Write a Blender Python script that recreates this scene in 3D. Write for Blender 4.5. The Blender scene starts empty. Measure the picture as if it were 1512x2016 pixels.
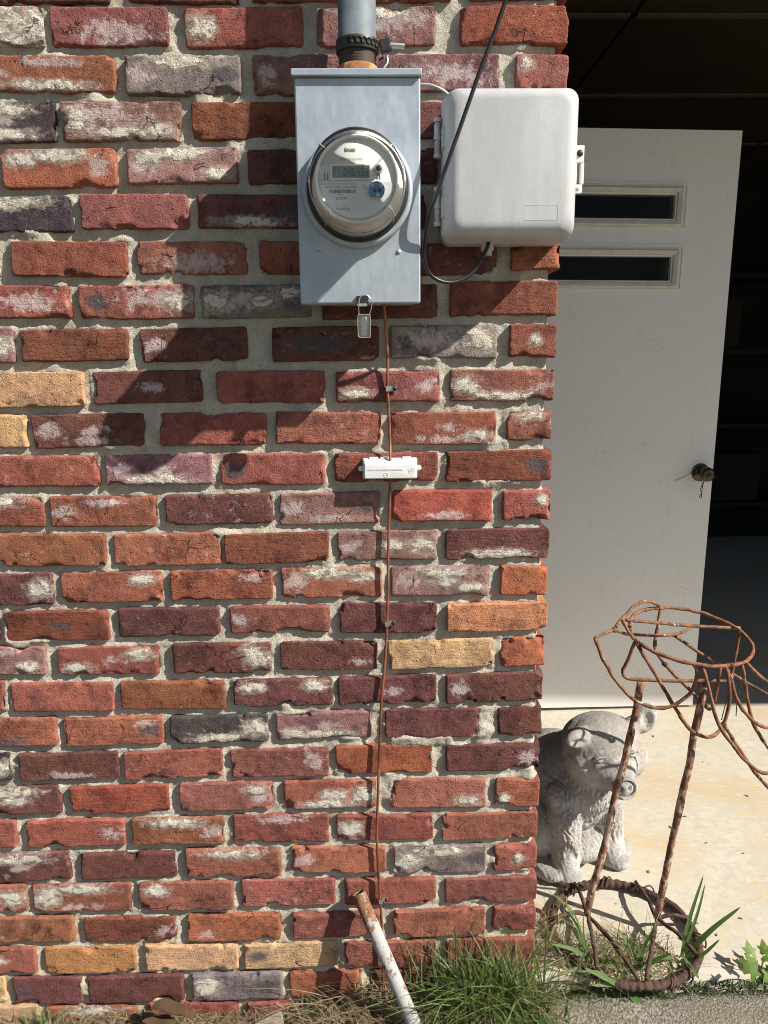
import bpy, bmesh, math, random
import numpy as np
from mathutils import Vector, Matrix
BRICKS = [[0.218,0.318,2.0871,2.1456,"N",""],[0.012,0.205,2.0871,2.1456,"M","cT"],[-0.194,-0.001,2.0871,2.1456,"D","h"],[-0.4,-0.207,2.0871,2.1456,"O","hC"],[-0.606,-0.413,2.0871,2.1456,"O","cT"],[-0.812,-0.619,2.0871,2.1456,"M","cT"],[-1.018,-0.825,2.0871,2.1456,"R","hC"],[0.123,0.318,2.0136,2.0721,"O","cT"],[-0.083,0.11,2.0136,2.0721,"R",""],[-0.289,-0.096,2.0136,2.0721,"P","cT"],[-0.495,-0.302,2.0136,2.0721,"O","cT"],[-0.701,-0.508,2.0136,2.0721,"R","hC"],[-0.907,-0.714,2.0136,2.0721,"D","hC"],[-1.113,-0.92,2.0136,2.0721,"P","hC"],[0.218,0.318,1.9401,1.9986,"D","cT"],[0.012,0.205,1.9401,1.9986,"M","cT"],[-0.194,-0.001,1.9401,1.9986,"M","h"],[-0.4,-0.207,1.9401,1.9986,"R","cT"],[-0.606,-0.413,1.9401,1.9986,"R",""],[-0.812,-0.619,1.9401,1.9986,"R",""],[-1.018,-0.825,1.9401,1.9986,"R","hC"],[-1.0054,-0.8134,1.8652,1.9247,"O","hC"],[-0.8004,-0.6084,1.8652,1.9247,"R","h"],[-0.5954,-0.4083,1.8652,1.9247,"D",""],[-0.3797,-0.1995,1.8666,1.9248,"D",""],[-0.1814,-0.0101,1.868,1.9249,"R",""],[0.0147,0.1473,1.8679,1.925,"R","h"],[0.1763,0.3404,1.8709,1.9251,"R",""],[-1.1143,-0.9223,1.8023,1.8622,"M",""],[-0.9093,-0.7173,1.8023,1.8622,"N",""],[-0.7043,-0.5201,1.8023,1.8622,"P","cALL hALL"],[-0.5104,-0.3184,1.8021,1.8607,"M","h"],[-0.292,-0.097,1.8002,1.8606,"R","cL"],[-0.0762,0.121,1.8015,1.8605,"P","h cT"],[0.1603,0.3412,1.8027,1.8619,"C",""],[-1.0488,-0.8568,1.7326,1.7893,"O","h"],[-0.8438,-0.6518,1.7326,1.7893,"P","hC"],[-0.6388,-0.4097,1.7326,1.7893,"O","hL hT cB"],[-0.3932,-0.2025,1.7282,1.7882,"G","hL kR cT"],[-0.1832,-0.0124,1.7277,1.7887,"P","hL"],[0.0172,0.229,1.7318,1.7883,"P","h"],[0.2545,0.3448,1.7314,1.7888,"M","cTL"],[-1.1155,-0.9235,1.6555,1.7204,"M","hC"],[-0.9105,-0.7185,1.6555,1.7204,"R","hC"],[-0.7055,-0.5146,1.6555,1.7204,"K","cT cB hC"],[-0.5045,-0.3048,1.6563,1.7191,"P","h cBR cB cL"],[-0.2879,-0.08,1.6579,1.717,"N",""],[-0.0604,0.1361,1.6595,1.7179,"D",""],[0.1532,0.3423,1.6603,1.7189,"R",""],[-1.0212,-0.8292,1.5831,1.6456,"R","h"],[-0.8162,-0.6242,1.5831,1.6456,"D","h"],[-0.6112,-0.4193,1.5831,1.6456,"O","cTL cT hR hT"],[-0.4012,-0.2141,1.5886,1.6464,"P","cTL hL cT cBR"],[-0.1979,-0.0104,1.5876,1.6432,"D",""],[0.0069,0.1235,1.5868,1.645,"D",""],[0.1408,0.3424,1.5876,1.6459,"R",""],[-1.1077,-0.9157,1.5116,1.5705,"N",""],[-0.9027,-0.7107,1.5116,1.5705,"P","hC"],[-0.6977,-0.499,1.5116,1.5705,"K","cT"],[-0.4858,-0.3023,1.5154,1.5727,"M",""],[-0.2867,-0.0986,1.5158,1.5717,"D","kR cB"],[-0.0812,0.1063,1.5163,1.5724,"D","k"],[0.1238,0.2334,1.5153,1.5732,"R",""],[0.251,0.3434,1.5146,1.571,"R",""],[-1.2025,-1.0105,1.4398,1.4957,"R",""],[-0.9975,-0.8055,1.4398,1.4957,"N",""],[-0.7925,-0.6329,1.4398,1.4957,"P","cALL"],[-0.6094,-0.4115,1.4384,1.497,"R",""],[-0.3974,-0.2043,1.4411,1.4973,"M","h"],[-0.185,0.0005,1.4396,1.4969,"R",""],[0.0181,0.2288,1.4364,1.4905,"D",""],[0.2545,0.3417,1.4437,1.4895,"O",""],[-1.1071,-0.9151,1.3692,1.4263,"P","cT"],[-0.9021,-0.7101,1.3692,1.4263,"O",""],[-0.6971,-0.5152,1.3692,1.4263,"R","h"],[-0.5003,-0.3005,1.3666,1.4248,"M","kL cR h"],[-0.2916,-0.0967,1.3666,1.4233,"G","h cL cC cTR kR"],[-0.0789,0.1262,1.3631,1.4217,"D","kC"],[0.1468,0.3389,1.3665,1.4261,"R",""],[-1.2212,-1.0292,1.2936,1.3545,"N","hC"],[-1.0162,-0.8242,1.2936,1.3545,"D","hC"],[-0.8112,-0.6209,1.2936,1.3545,"P","hR cR"],[-0.6102,-0.4205,1.2943,1.3519,"N",""],[-0.4,-0.2108,1.2923,1.351,"D","hL"],[-0.1678,0.0227,1.2901,1.3508,"D","k"],[0.0417,0.2316,1.2935,1.3517,"G","cR cTR kL h"],[0.2542,0.3396,1.2938,1.3521,"R","cC"],[-1.1155,-0.9235,1.2151,1.2775,"R","cT"],[-0.9105,-0.7185,1.2151,1.2775,"D","hC"],[-0.7055,-0.5044,1.2151,1.2775,"T",""],[-0.4897,-0.2954,1.2191,1.2772,"D","hC"],[-0.2711,-0.0754,1.2168,1.2751,"R",""],[-0.0572,0.1315,1.2173,1.2731,"M","cBL hR"],[0.1488,0.3378,1.2169,1.2738,"M","cL cB hR"],[-1.2231,-1.0311,1.1408,1.2017,"R","hC"],[-1.0181,-0.8261,1.1408,1.2017,"R",""],[-0.8131,-0.6113,1.1408,1.2017,"T",""],[-0.6039,-0.4018,1.1402,1.2022,"D","hL hB hC"],[-0.3761,-0.1827,1.1421,1.2016,"R",""],[-0.1679,0.0239,1.1425,1.2012,"R",""],[0.0414,0.2336,1.14,1.1989,"R","hB cBR hC"],[0.2521,0.3365,1.1465,1.2,"R","cT"],[-1.0959,-0.9039,1.0697,1.1273,"N","hC"],[-0.8909,-0.6989,1.0697,1.1273,"R","cT"],[-0.6859,-0.4904,1.0697,1.1273,"R",""],[-0.4791,-0.2852,1.0717,1.1276,"P","hL cB hC"],[-0.2704,-0.079,1.069,1.127,"R","kL"],[-0.0632,0.1275,1.071,1.1264,"R",""],[0.1406,0.3372,1.0703,1.1276,"N","kR"],[-1.1958,-1.0038,0.9972,1.054,"D","hC"],[-0.9908,-0.7988,0.9972,1.054,"P","cT"],[-0.7858,-0.5963,0.9972,1.054,"O","cT"],[-0.5851,-0.3889,0.9943,1.0523,"R","hL hT"],[-0.3747,-0.1772,0.9961,1.0533,"D",""],[-0.166,0.0215,0.9932,1.0534,"P","hL kR hB"],[0.0432,0.2298,0.9961,1.0555,"C","hB"],[0.2487,0.3397,0.9948,1.0515,"R","cTR"],[-1.0978,-0.9058,0.9212,0.9832,"M","hC"],[-0.8928,-0.7008,0.9212,0.9832,"M","cT"],[-0.6878,-0.4892,0.9212,0.9832,"B",""],[-0.4761,-0.2772,0.918,0.9801,"O",""],[-0.2695,-0.0751,0.9197,0.9782,"N",""],[-0.0598,0.1282,0.9215,0.9791,"P","hL cR cC"],[0.1434,0.3393,0.9213,0.9801,"D","cB"],[-1.1858,-0.9938,0.8438,0.9079,"O",""],[-0.9808,-0.7888,0.8438,0.9079,"M","h"],[-0.7758,-0.5936,0.8438,0.9079,"D","cR hR"],[-0.5799,-0.3891,0.8484,0.9078,"O","cTR"],[-0.3737,-0.1827,0.85,0.9085,"O","hTR"],[-0.1682,0.0229,0.8507,0.9103,"R","cT cTR hL"],[0.0402,0.2267,0.8503,0.9091,"P","cC cT cBR hL"],[0.2479,0.3368,0.8507,0.9087,"V",""],[-1.1003,-0.9083,0.7737,0.8332,"M","h"],[-0.8953,-0.7033,0.7737,0.8332,"P","cT"],[-0.6903,-0.4954,0.7737,0.8332,"N","kC"],[-0.4767,-0.2854,0.7781,0.8367,"D",""],[-0.2669,-0.0764,0.7816,0.8372,"M","hL"],[-0.059,0.1269,0.779,0.8389,"D",""],[0.1463,0.3391,0.7794,0.8364,"Y",""],[-1.2214,-1.0294,0.7072,0.7636,"M",""],[-1.0164,-0.8244,0.7072,0.7636,"N","cT"],[-0.8114,-0.6201,0.7072,0.7636,"P","hT cBR"],[-0.597,-0.4054,0.7032,0.7608,"R","cTR hC cBL"],[-0.379,-0.1911,0.7022,0.7641,"D","cR cTR"],[-0.1753,0.0127,0.7057,0.7646,"D","hBR"],[0.0322,0.2372,0.7048,0.7639,"T",""],[0.2489,0.3375,0.706,0.7652,"V",""],[-1.1019,-0.9099,0.6337,0.6963,"N","h"],[-0.8969,-0.7053,0.6337,0.6963,"R",""],[-0.6948,-0.498,0.6296,0.6893,"R",""],[-0.4851,-0.2812,0.6296,0.6884,"B",""],[-0.2672,-0.0739,0.6338,0.6896,"D","cTR cTL"],[-0.064,0.1275,0.6319,0.691,"D","hC"],[0.1453,0.3359,0.6321,0.6924,"D","kL hL"],[-1.2195,-1.0275,0.5595,0.618,"O",""],[-1.0145,-0.8225,0.5595,0.618,"N","cT"],[-0.8095,-0.6125,0.5595,0.618,"O","kB"],[-0.6005,-0.4082,0.5572,0.616,"R","hTR kR"],[-0.3941,-0.2026,0.5583,0.6161,"K","cB cR"],[-0.1875,0.0011,0.5605,0.6184,"P","cB cBL hC"],[0.0251,0.2128,0.5604,0.6206,"D",""],[0.2478,0.3361,0.56,0.6204,"D",""],[-1.1016,-0.9096,0.4855,0.5462,"R","hC"],[-0.8966,-0.7081,0.4855,0.5462,"K","cR"],[-0.694,-0.4994,0.4842,0.544,"D","hB"],[-0.4883,-0.2954,0.484,0.5418,"R",""],[-0.2813,-0.0853,0.4805,0.5417,"M","hR"],[-0.0721,0.12,0.4836,0.545,"V",""],[0.1462,0.3345,0.4843,0.5437,"D","hR"],[-1.0217,-0.8297,0.4116,0.4725,"P","hC"],[-0.8167,-0.618,0.4116,0.4725,"D","cT cC"],[-0.6009,-0.4058,0.4077,0.4699,"C",""],[-0.3843,-0.1971,0.4106,0.4717,"M","cTR hR"],[-0.1779,0.0084,0.408,0.4716,"R","cC cR cB"],[0.0369,0.2274,0.4063,0.4701,"M","cBR"],[0.2457,0.3347,0.4072,0.4688,"O","cBL"],[-1.1105,-0.9185,0.3383,0.3968,"R","cT"],[-0.9055,-0.7114,0.3383,0.3968,"R",""],[-0.6979,-0.4986,0.3354,0.3975,"R","hR"],[-0.4851,-0.2997,0.3371,0.396,"B","cT hR"],[-0.2822,-0.0886,0.3366,0.3979,"R","hT"],[-0.0743,0.1215,0.3361,0.3942,"R","cL hL"],[0.141,0.335,0.3343,0.3926,"R",""],[-1.029,-0.837,0.2602,0.3245,"P",""],[-0.824,-0.6133,0.2602,0.3245,"D","cT hC"],[-0.5936,-0.4009,0.2602,0.3213,"D",""],[-0.3811,-0.1883,0.2606,0.3253,"R","cT"],[-0.1685,0.0254,0.2668,0.3246,"O","hL"],[0.042,0.2299,0.2591,0.3207,"G","cL cT kR"],[0.2454,0.3351,0.2598,0.3204,"R","cC"],[-1.1084,-0.9164,0.1922,0.2541,"D","h"],[-0.9034,-0.7066,0.1922,0.2541,"R","cR cC"],[-0.6972,-0.4982,0.1878,0.2522,"R","cT cTL hB cL"],[-0.4814,-0.2874,0.1868,0.2526,"R","cTL"],[-0.2715,-0.0795,0.1906,0.2519,"R",""],[-0.0618,0.1283,0.1886,0.2489,"R",""],[0.1461,0.3362,0.1878,0.2459,"M",""],[-1.0352,-0.8432,0.1185,0.178,"R","cT"],[-0.8302,-0.6178,0.1185,0.178,"B",""],[-0.5981,-0.4091,0.1123,0.1721,"N","hR"],[-0.3868,-0.1936,0.1135,0.1734,"O","hBL"],[-0.1693,0.0156,0.1124,0.1737,"M",""],[0.0399,0.2302,0.1125,0.174,"R",""],[0.2459,0.3372,0.1203,0.1757,"R",""],[-1.1055,-0.9135,0.048,0.1085,"D","hC"],[-0.9005,-0.7033,0.048,0.1085,"R","cC cL"],[-0.6855,-0.4985,0.043,0.1038,"Y",""],[-0.4781,-0.2837,0.043,0.1063,"T",""],[-0.273,-0.0785,0.0431,0.103,"T","kL"],[-0.0647,0.1278,0.0396,0.1008,"R",""],[0.1491,0.3363,0.0421,0.101,"R",""],[-1.156,-0.964,-0.0243,0.0397,"P",""],[-0.951,-0.7733,-0.0243,0.0397,"T",""],[-0.7585,-0.6135,-0.0284,0.0358,"D","kL"],[-0.6006,-0.402,-0.0315,0.0341,"D",""],[-0.3846,-0.1955,-0.0317,0.0341,"G","cTL cL kR"],[-0.1803,-0.0286,-0.0286,0.0311,"O",""],[-0.0114,0.1733,-0.0304,0.0295,"R",""],[0.1894,0.3351,-0.0296,0.0291,"R",""],[-1.0806,-0.8886,-0.0967,-0.0316,"R",""],[-0.8756,-0.7087,-0.0967,-0.0316,"T",""],[-0.696,-0.5047,-0.1028,-0.0374,"O","cT"],[-0.4871,-0.2904,-0.1019,-0.0376,"R",""],[-0.273,-0.0805,-0.1035,-0.0402,"R",""],[-0.0621,0.1251,-0.1049,-0.0415,"R",""],[0.1435,0.3362,-0.1038,-0.0427,"R",""]]
S = {"JL":[0.4902,0.1484,0.035],"JR":[0.6448,0.1302,0.035],"TL":[0.5851,0.1484,0.6037],"TR":[0.7153,0.1302,0.6069],"rim":[[0.5605,0.1729,0.729],[0.574,0.1983,0.7348],[0.5952,0.2187,0.7384],[0.6216,0.2334,0.7399],[0.6515,0.242,0.7393],[0.685,0.2452,0.7368],[0.7138,0.2428,0.7333],[0.7436,0.2364,0.7285],[0.7707,0.2178,0.7206],[0.7934,0.1969,0.7125],[0.8062,0.1732,0.7045],[0.8095,0.1468,0.6968],[0.8079,0.1246,0.6908],[0.798,0.1038,0.6859],[0.7782,0.0805,0.6814],[0.756,0.0648,0.6792],[0.7292,0.0543,0.6789],[0.7022,0.0482,0.6799],[0.6726,0.0469,0.6825],[0.6448,0.0498,0.6861],[0.6231,0.0564,0.6902],[0.6002,0.0667,0.6953],[0.5785,0.081,0.7015],[0.5629,0.1003,0.7085],[0.5523,0.1206,0.7152],[0.5527,0.149,0.7231]],"wires":[[[0.6514,0.242,0.7407],[0.6355,0.2303,0.7545],[0.6149,0.2186,0.7627],[0.5948,0.2069,0.7655],[0.5754,0.1952,0.7602],[0.5567,0.1837,0.7468],[0.5407,0.1726,0.7375],[0.5285,0.1615,0.7296],[0.5218,0.1504,0.7271],[0.5173,0.1393,0.7259]],[[0.5393,0.1393,0.7479],[0.6207,0.1593,0.7328],[0.7069,0.1793,0.7175],[0.8136,0.1993,0.7044]],[[0.4652,0.1093,0.721],[0.4906,0.1243,0.7253],[0.5165,0.1393,0.7273]],[[0.5165,0.1393,0.7278],[0.533,0.1536,0.7165],[0.5562,0.1679,0.706],[0.5925,0.1822,0.6976],[0.6367,0.195,0.6912],[0.6728,0.2064,0.6897],[0.6985,0.2179,0.6914],[0.7189,0.2293,0.6952]],[[0.4657,0.1093,0.721],[0.4719,0.1043,0.7046],[0.48,0.0993,0.6831],[0.4919,0.0943,0.6615],[0.5037,0.0893,0.6399],[0.5179,0.0843,0.6209],[0.5343,0.0793,0.6045],[0.553,0.0743,0.592],[0.5763,0.0693,0.5835],[0.5951,0.0667,0.5817],[0.6159,0.0641,0.5865],[0.6337,0.0615,0.5991],[0.6487,0.0589,0.6143],[0.6582,0.0563,0.6359],[0.6605,0.0537,0.6575],[0.657,0.0511,0.674],[0.6491,0.0485,0.6853]],[[0.5317,0.1393,0.7493],[0.5387,0.1317,0.7362],[0.5443,0.1242,0.7232],[0.5523,0.1166,0.7128]],[[0.5526,0.1166,0.7076],[0.5498,0.1209,0.6942],[0.5461,0.1252,0.6741],[0.5385,0.1288,0.6489],[0.5357,0.1302,0.6389],[0.5394,0.1317,0.6262],[0.5503,0.1291,0.6204],[0.5758,0.1225,0.6201],[0.6365,0.1159,0.6205],[0.6996,0.1158,0.6193],[0.7513,0.118,0.6179],[0.7668,0.1202,0.6269]],[[0.5534,0.1048,0.7082],[0.5902,0.0902,0.6457],[0.6228,0.0757,0.5887],[0.6411,0.0611,0.5586],[0.6288,0.0466,0.5742],[0.6481,0.0449,0.548],[0.6707,0.056,0.5293],[0.6967,0.0671,0.5157],[0.7188,0.0782,0.5131],[0.7354,0.0893,0.5181]],[[0.6516,0.242,0.7379],[0.6447,0.2292,0.7063],[0.635,0.2164,0.6778],[0.63,0.2036,0.6605],[0.6299,0.1913,0.6515],[0.645,0.1793,0.6313],[0.668,0.1673,0.6057],[0.6972,0.1573,0.5765],[0.7224,0.1513,0.5511],[0.7335,0.1453,0.5413],[0.7384,0.1393,0.5441]],[[0.6757,0.2193,0.6829],[0.7235,0.2073,0.6505],[0.7707,0.1953,0.6224],[0.8213,0.1793,0.5892],[0.8658,0.1593,0.5668],[0.8959,0.1393,0.5506]],[[0.803,0.175,0.7066],[0.8002,0.1761,0.6682],[0.798,0.1771,0.6377],[0.7963,0.1782,0.6152],[0.7927,0.1793,0.6009]],[[0.6683,0.0482,0.6793],[0.6766,0.0442,0.6532],[0.6877,0.0402,0.613],[0.6988,0.0362,0.5726],[0.7123,0.0322,0.546],[0.7288,0.0282,0.523],[0.7549,0.0322,0.4899],[0.7806,0.0362,0.4654],[0.8008,0.0402,0.45],[0.8202,0.0442,0.4436],[0.8459,0.0482,0.4444]],[[0.7045,0.0482,0.6769],[0.7063,0.0549,0.6497],[0.7076,0.0615,0.6292],[0.7084,0.0682,0.5924]],[[0.7144,0.0482,0.6767],[0.7215,0.0462,0.6584],[0.7257,0.0442,0.6244],[0.7253,0.0422,0.5973],[0.7207,0.0402,0.5701],[0.7158,0.0382,0.5571]],[[0.715,0.0382,0.5571],[0.7285,0.0449,0.541],[0.7509,0.0515,0.5083],[0.7776,0.0582,0.4695],[0.8083,0.0649,0.4282],[0.8386,0.0715,0.3956],[0.8698,0.0782,0.3587]],[[0.7142,0.0482,0.6785],[0.7307,0.0539,0.6497],[0.7446,0.0596,0.6135],[0.7671,0.0653,0.5765],[0.7961,0.0711,0.5461],[0.8189,0.0768,0.5319],[0.8344,0.0825,0.525],[0.8602,0.0882,0.5197]],[[0.7637,0.0782,0.6721],[0.7774,0.0832,0.6182],[0.7903,0.0882,0.5742],[0.8087,0.0932,0.5275],[0.8297,0.0982,0.4949],[0.8484,0.1032,0.4694],[0.8789,0.1082,0.432]],[[0.7738,0.0782,0.6719],[0.8048,0.0949,0.643],[0.8414,0.1115,0.6152],[0.8937,0.1282,0.5773]]],"hooks":[[[0.7896,0.1393,0.6095],[0.7922,0.1393,0.6002],[0.7918,0.1393,0.5611],[0.7922,0.1393,0.5244]],[[0.7692,0.1393,0.5802],[0.7674,0.1393,0.5578],[0.7609,0.1393,0.5166]]]}
DOOR = [[1.1932,1.245,0.0063],[1.2183,1.245,2.0106]]
WIN = [[1.0257,1.245,1.8364],[1.0206,1.245,1.7362],[1.0004,1.245,1.8148],[0.9986,1.245,1.7395],[1.0363,1.245,1.8519],[1.0456,1.245,1.7139],[1.0333,1.245,1.6455],[1.0237,1.245,1.5324],[1.0028,1.245,1.62],[1.0009,1.245,1.5424],[1.0416,1.245,1.6486],[1.0332,1.245,1.5177]]
KNOB = [[1.1464,1.245,0.9096],[1.1714,1.245,0.8859]]
CABLE = [[0.2201,-0.16,1.8333],[0.214,-0.155,1.8176],[0.1957,-0.15,1.7673],[0.1743,-0.148,1.7132],[0.1525,-0.146,1.6544],[0.13,-0.145,1.594],[0.1127,-0.142,1.5473],[0.1,-0.135,1.5094],[0.094,-0.12,1.4739],[0.0952,-0.105,1.4471],[0.1075,-0.095,1.426],[0.1332,-0.088,1.4161],[0.1633,-0.08,1.4231],[0.1848,-0.075,1.442],[0.1994,-0.07,1.469],[0.2042,-0.065,1.4809]]
GREYCABLE = [[0.0875,-0.05,1.7268],[0.1063,-0.05,1.726],[0.1227,-0.05,1.7207],[0.1356,-0.045,1.7147],[0.1528,-0.04,1.7002]]
WIRE = [[0.0308,-0.03,1.387],[0.0335,-0.014,1.352],[0.0368,-0.008,1.2997],[0.0363,-0.007,1.2419],[0.0386,-0.007,1.1923],[0.04,-0.012,1.147],[0.0395,-0.02,1.1158],[0.0393,-0.015,1.0733],[0.0371,-0.008,1.0059],[0.0346,-0.008,0.9285],[0.0341,-0.008,0.8694],[0.0316,-0.008,0.8043],[0.0271,-0.008,0.7277],[0.0195,-0.008,0.6444],[0.0157,-0.008,0.5699],[0.0132,-0.008,0.5158],[0.0103,-0.008,0.4388],[0.0074,-0.008,0.3602],[0.0087,-0.008,0.2914],[0.0121,-0.008,0.2156],[0.0146,-0.008,0.1622],[0.0152,-0.008,0.1141],[0.0167,-0.008,0.0533],[0.0171,-0.008,-0.0209]]
CLIP = [[0.0409,-0.004,1.2418],[0.0356,-0.004,0.8018],[0.0172,-0.004,0.2064]]
PIPE = [[-0.0312,-0.016,0.2311],[0.0753,-0.11,0.0086],[0.1005,-0.135,-0.0418]]
WEEDS = [[[[[0.6707,0.0521,-0.0],[0.672,0.0321,0.1054],[0.6821,0.0021,0.2413]],0.011],[[[0.674,0.0521,-0.0001],[0.6942,0.0421,0.1153],[0.6966,0.0221,0.2044]],0.008],[[[0.6815,0.0521,0.0061],[0.7178,0.0221,0.0938],[0.7495,-0.0279,0.188]],0.013],[[[0.6711,0.0521,-0.0065],[0.7004,0.0221,0.0318],[0.7227,-0.0079,0.0955]],0.01],[[[0.6667,0.0321,0.0215],[0.6662,-0.0079,0.0282],[0.6707,-0.0379,0.0283]],0.011],[[[0.6653,0.0521,-0.0037],[0.6127,0.0221,0.0281],[0.5645,0.0021,0.0185]],0.01],[[[0.6507,0.0321,0.0118],[0.6498,0.0021,0.011],[0.6366,-0.0179,0.0072]],0.008]],[[[[0.5741,0.0265,-0.0],[0.5709,0.0165,0.0529],[0.5862,-0.0035,0.1284]],0.01],[[[0.5718,0.0265,0.0026],[0.5471,0.0265,0.0512],[0.5111,0.0065,0.1149]],0.006],[[[0.5741,0.0265,-0.0],[0.5679,0.0265,0.0318],[0.5622,0.0165,0.0904]],0.007],[[[0.5775,0.0265,-0.0001],[0.5955,0.0065,0.0361],[0.6203,-0.0135,0.0702]],0.01],[[[0.5702,0.0165,0.0078],[0.582,-0.0035,0.018],[0.5861,-0.0235,0.0077]],0.007]],[[[[0.5268,-0.0119,-0.0138],[0.4828,-0.0419,0.0338],[0.4225,-0.0619,0.0838]],0.011],[[[0.5268,-0.0119,-0.0138],[0.4922,-0.0319,0.0145],[0.4442,-0.0519,0.0321]],0.01],[[[0.527,-0.0119,-0.0163],[0.4944,-0.0319,-0.0312],[0.471,-0.0519,-0.0494]],0.008],[[[0.5763,-0.0119,-0.0278],[0.5372,-0.0319,-0.0325],[0.4972,-0.0519,-0.044]],0.012],[[[0.5268,-0.0119,-0.0138],[0.5565,-0.0519,-0.0261],[0.6345,-0.0619,-0.0679]],0.016],[[[0.5763,-0.0119,-0.0278],[0.6066,-0.0319,-0.0284],[0.6227,-0.0619,-0.0491]],0.006],[[[0.5763,-0.0119,-0.0278],[0.5952,-0.0319,-0.0181],[0.6186,-0.0519,-0.006]],0.006],[[[0.5246,-0.0119,-0.0125],[0.4677,-0.0219,0.0343],[0.4142,-0.0219,0.0395]],0.006]],[[[[0.4722,0.044,0.0],[0.426,0.024,0.0505],[0.371,0.004,0.0842]],0.009],[[[0.4666,0.044,0.0002],[0.4196,0.014,0.1454],[0.3568,-0.006,0.2203]],0.004],[[[0.4611,0.044,0.0004],[0.429,0.044,0.1085],[0.3884,0.044,0.1714]],0.004],[[[0.4665,0.044,0.0028],[0.4349,0.024,0.1],[0.3998,0.014,0.1581]],0.006],[[[0.4779,0.044,-0.0027],[0.4951,0.014,0.0261],[0.5253,-0.006,0.012]],0.009],[[[0.4722,0.044,0.0],[0.45,0.034,0.0663],[0.4421,0.024,0.1367]],0.005],[[[0.4779,0.044,-0.0027],[0.4356,0.014,0.0152],[0.3765,-0.006,0.0101]],0.007]]]
IVY = [[[0.7911,0.0047,0.032],[0.7796,-0.0353,0.0374],[0.8316,0.0047,0.0433],[0.8039,0.0147,0.0416],[0.839,0.0247,0.0382],[0.8432,0.0047,-0.0008],[0.8568,0.0047,0.0302]],[[0.8228,0.0047,-0.0191]]]
LEAFPX = [[-0.4592,-0.03,0.0045],[-0.3729,-0.03,-0.035],[-0.4305,-0.03,-0.0357],[-0.4152,-0.03,-0.0411],[-0.2419,-0.03,-0.039]]
CAM = [[0.0,-1.3966,1.295],[0.999716,-0.021913,-0.009318],[0.01343,0.195719,0.980568],[0.019663,0.980415,-0.195958],27.0371]
rad = math.radians
SC = bpy.context.scene
COL = SC.collection

# ------------------------------------------------------------------ camera, sky, sun, exposure
cd = bpy.data.cameras.new('camera'); cam = bpy.data.objects.new('camera', cd); COL.objects.link(cam)
_r, _u, _w = Vector(CAM[1]), Vector(CAM[2]), Vector(CAM[3])
cam.matrix_world = Matrix(((_r.x, _u.x, -_w.x, CAM[0][0]), (_r.y, _u.y, -_w.y, CAM[0][1]), (_r.z, _u.z, -_w.z, CAM[0][2]), (0, 0, 0, 1)))
cd.sensor_fit = 'VERTICAL'; cd.sensor_height = 36; cd.lens = CAM[4]; cd.clip_start = .02; cd.clip_end = 1500
SC.camera = cam
SC.cycles.filter_width = 1.0
SUN = Vector((-1.9, 1.0, -1.85)).normalized()          # the way the light travels
world = bpy.data.worlds.new('World'); SC.world = world; world.use_nodes = True
wn = world.node_tree; bg = wn.nodes['Background']; sky = wn.nodes.new('ShaderNodeTexSky')
sky.sky_type = 'NISHITA'; sky.sun_disc = False
sky.sun_elevation = math.asin(-SUN.z); sky.sun_rotation = math.atan2(-SUN.x, -SUN.y)
wn.links.new(sky.outputs[0], bg.inputs[0]); bg.inputs[1].default_value = .06
sl = bpy.data.lights.new('sun', 'SUN'); sl.energy = 5.0; sl.angle = rad(.53); sl.color = (1, .93, .82)
sun = bpy.data.objects.new('sun', sl); COL.objects.link(sun); sun.rotation_euler = SUN.to_track_quat('-Z', 'Y').to_euler(); sun.location = (6, -3, 8)
SC.view_settings.view_transform = 'Standard'; SC.view_settings.look = 'None'
SC.view_settings.gamma = 1; SC.view_settings.use_curve_mapping = False; SC.view_settings.exposure = .75

# ------------------------------------------------------------------ noise in numpy
def _hash(ix, iy, iz, s):
    h = (ix * 374761393 + iy * 668265263 + iz * 2147483647 + s * 1274126177) & 0xffffffff
    h = ((h ^ (h >> 13)) * 1274126177) & 0xffffffff
    h = ((h ^ (h >> 15)) * 2246822519) & 0xffffffff
    return ((h ^ (h >> 16)) & 0xffffff) / float(0xffffff)
def vnoise(p, s=0):
    p = np.asarray(p, float); i = np.floor(p).astype(np.int64); f = p - i; f = f * f * (3 - 2 * f)
    x, y, z = i[..., 0], i[..., 1], i[..., 2]; out = 0
    for dx in (0, 1):
        for dy in (0, 1):
            for dz in (0, 1):
                w = (f[..., 0] if dx else 1 - f[..., 0]) * (f[..., 1] if dy else 1 - f[..., 1]) * (f[..., 2] if dz else 1 - f[..., 2])
                out = out + w * _hash(x + dx, y + dy, z + dz, s)
    return out * 2 - 1
def fbm(p, o=3, s=0):
    a, t, r = 1., 0., 0
    p = np.asarray(p, float)
    for k in range(o):
        r = r + a * vnoise(p * 2 ** k, s + 17 * k); t += a; a *= .55
    return r / t
def sstep(a, b, x):
    t = np.clip((x - a) / (b - a), 0, 1); return t * t * (3 - 2 * t)

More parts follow.
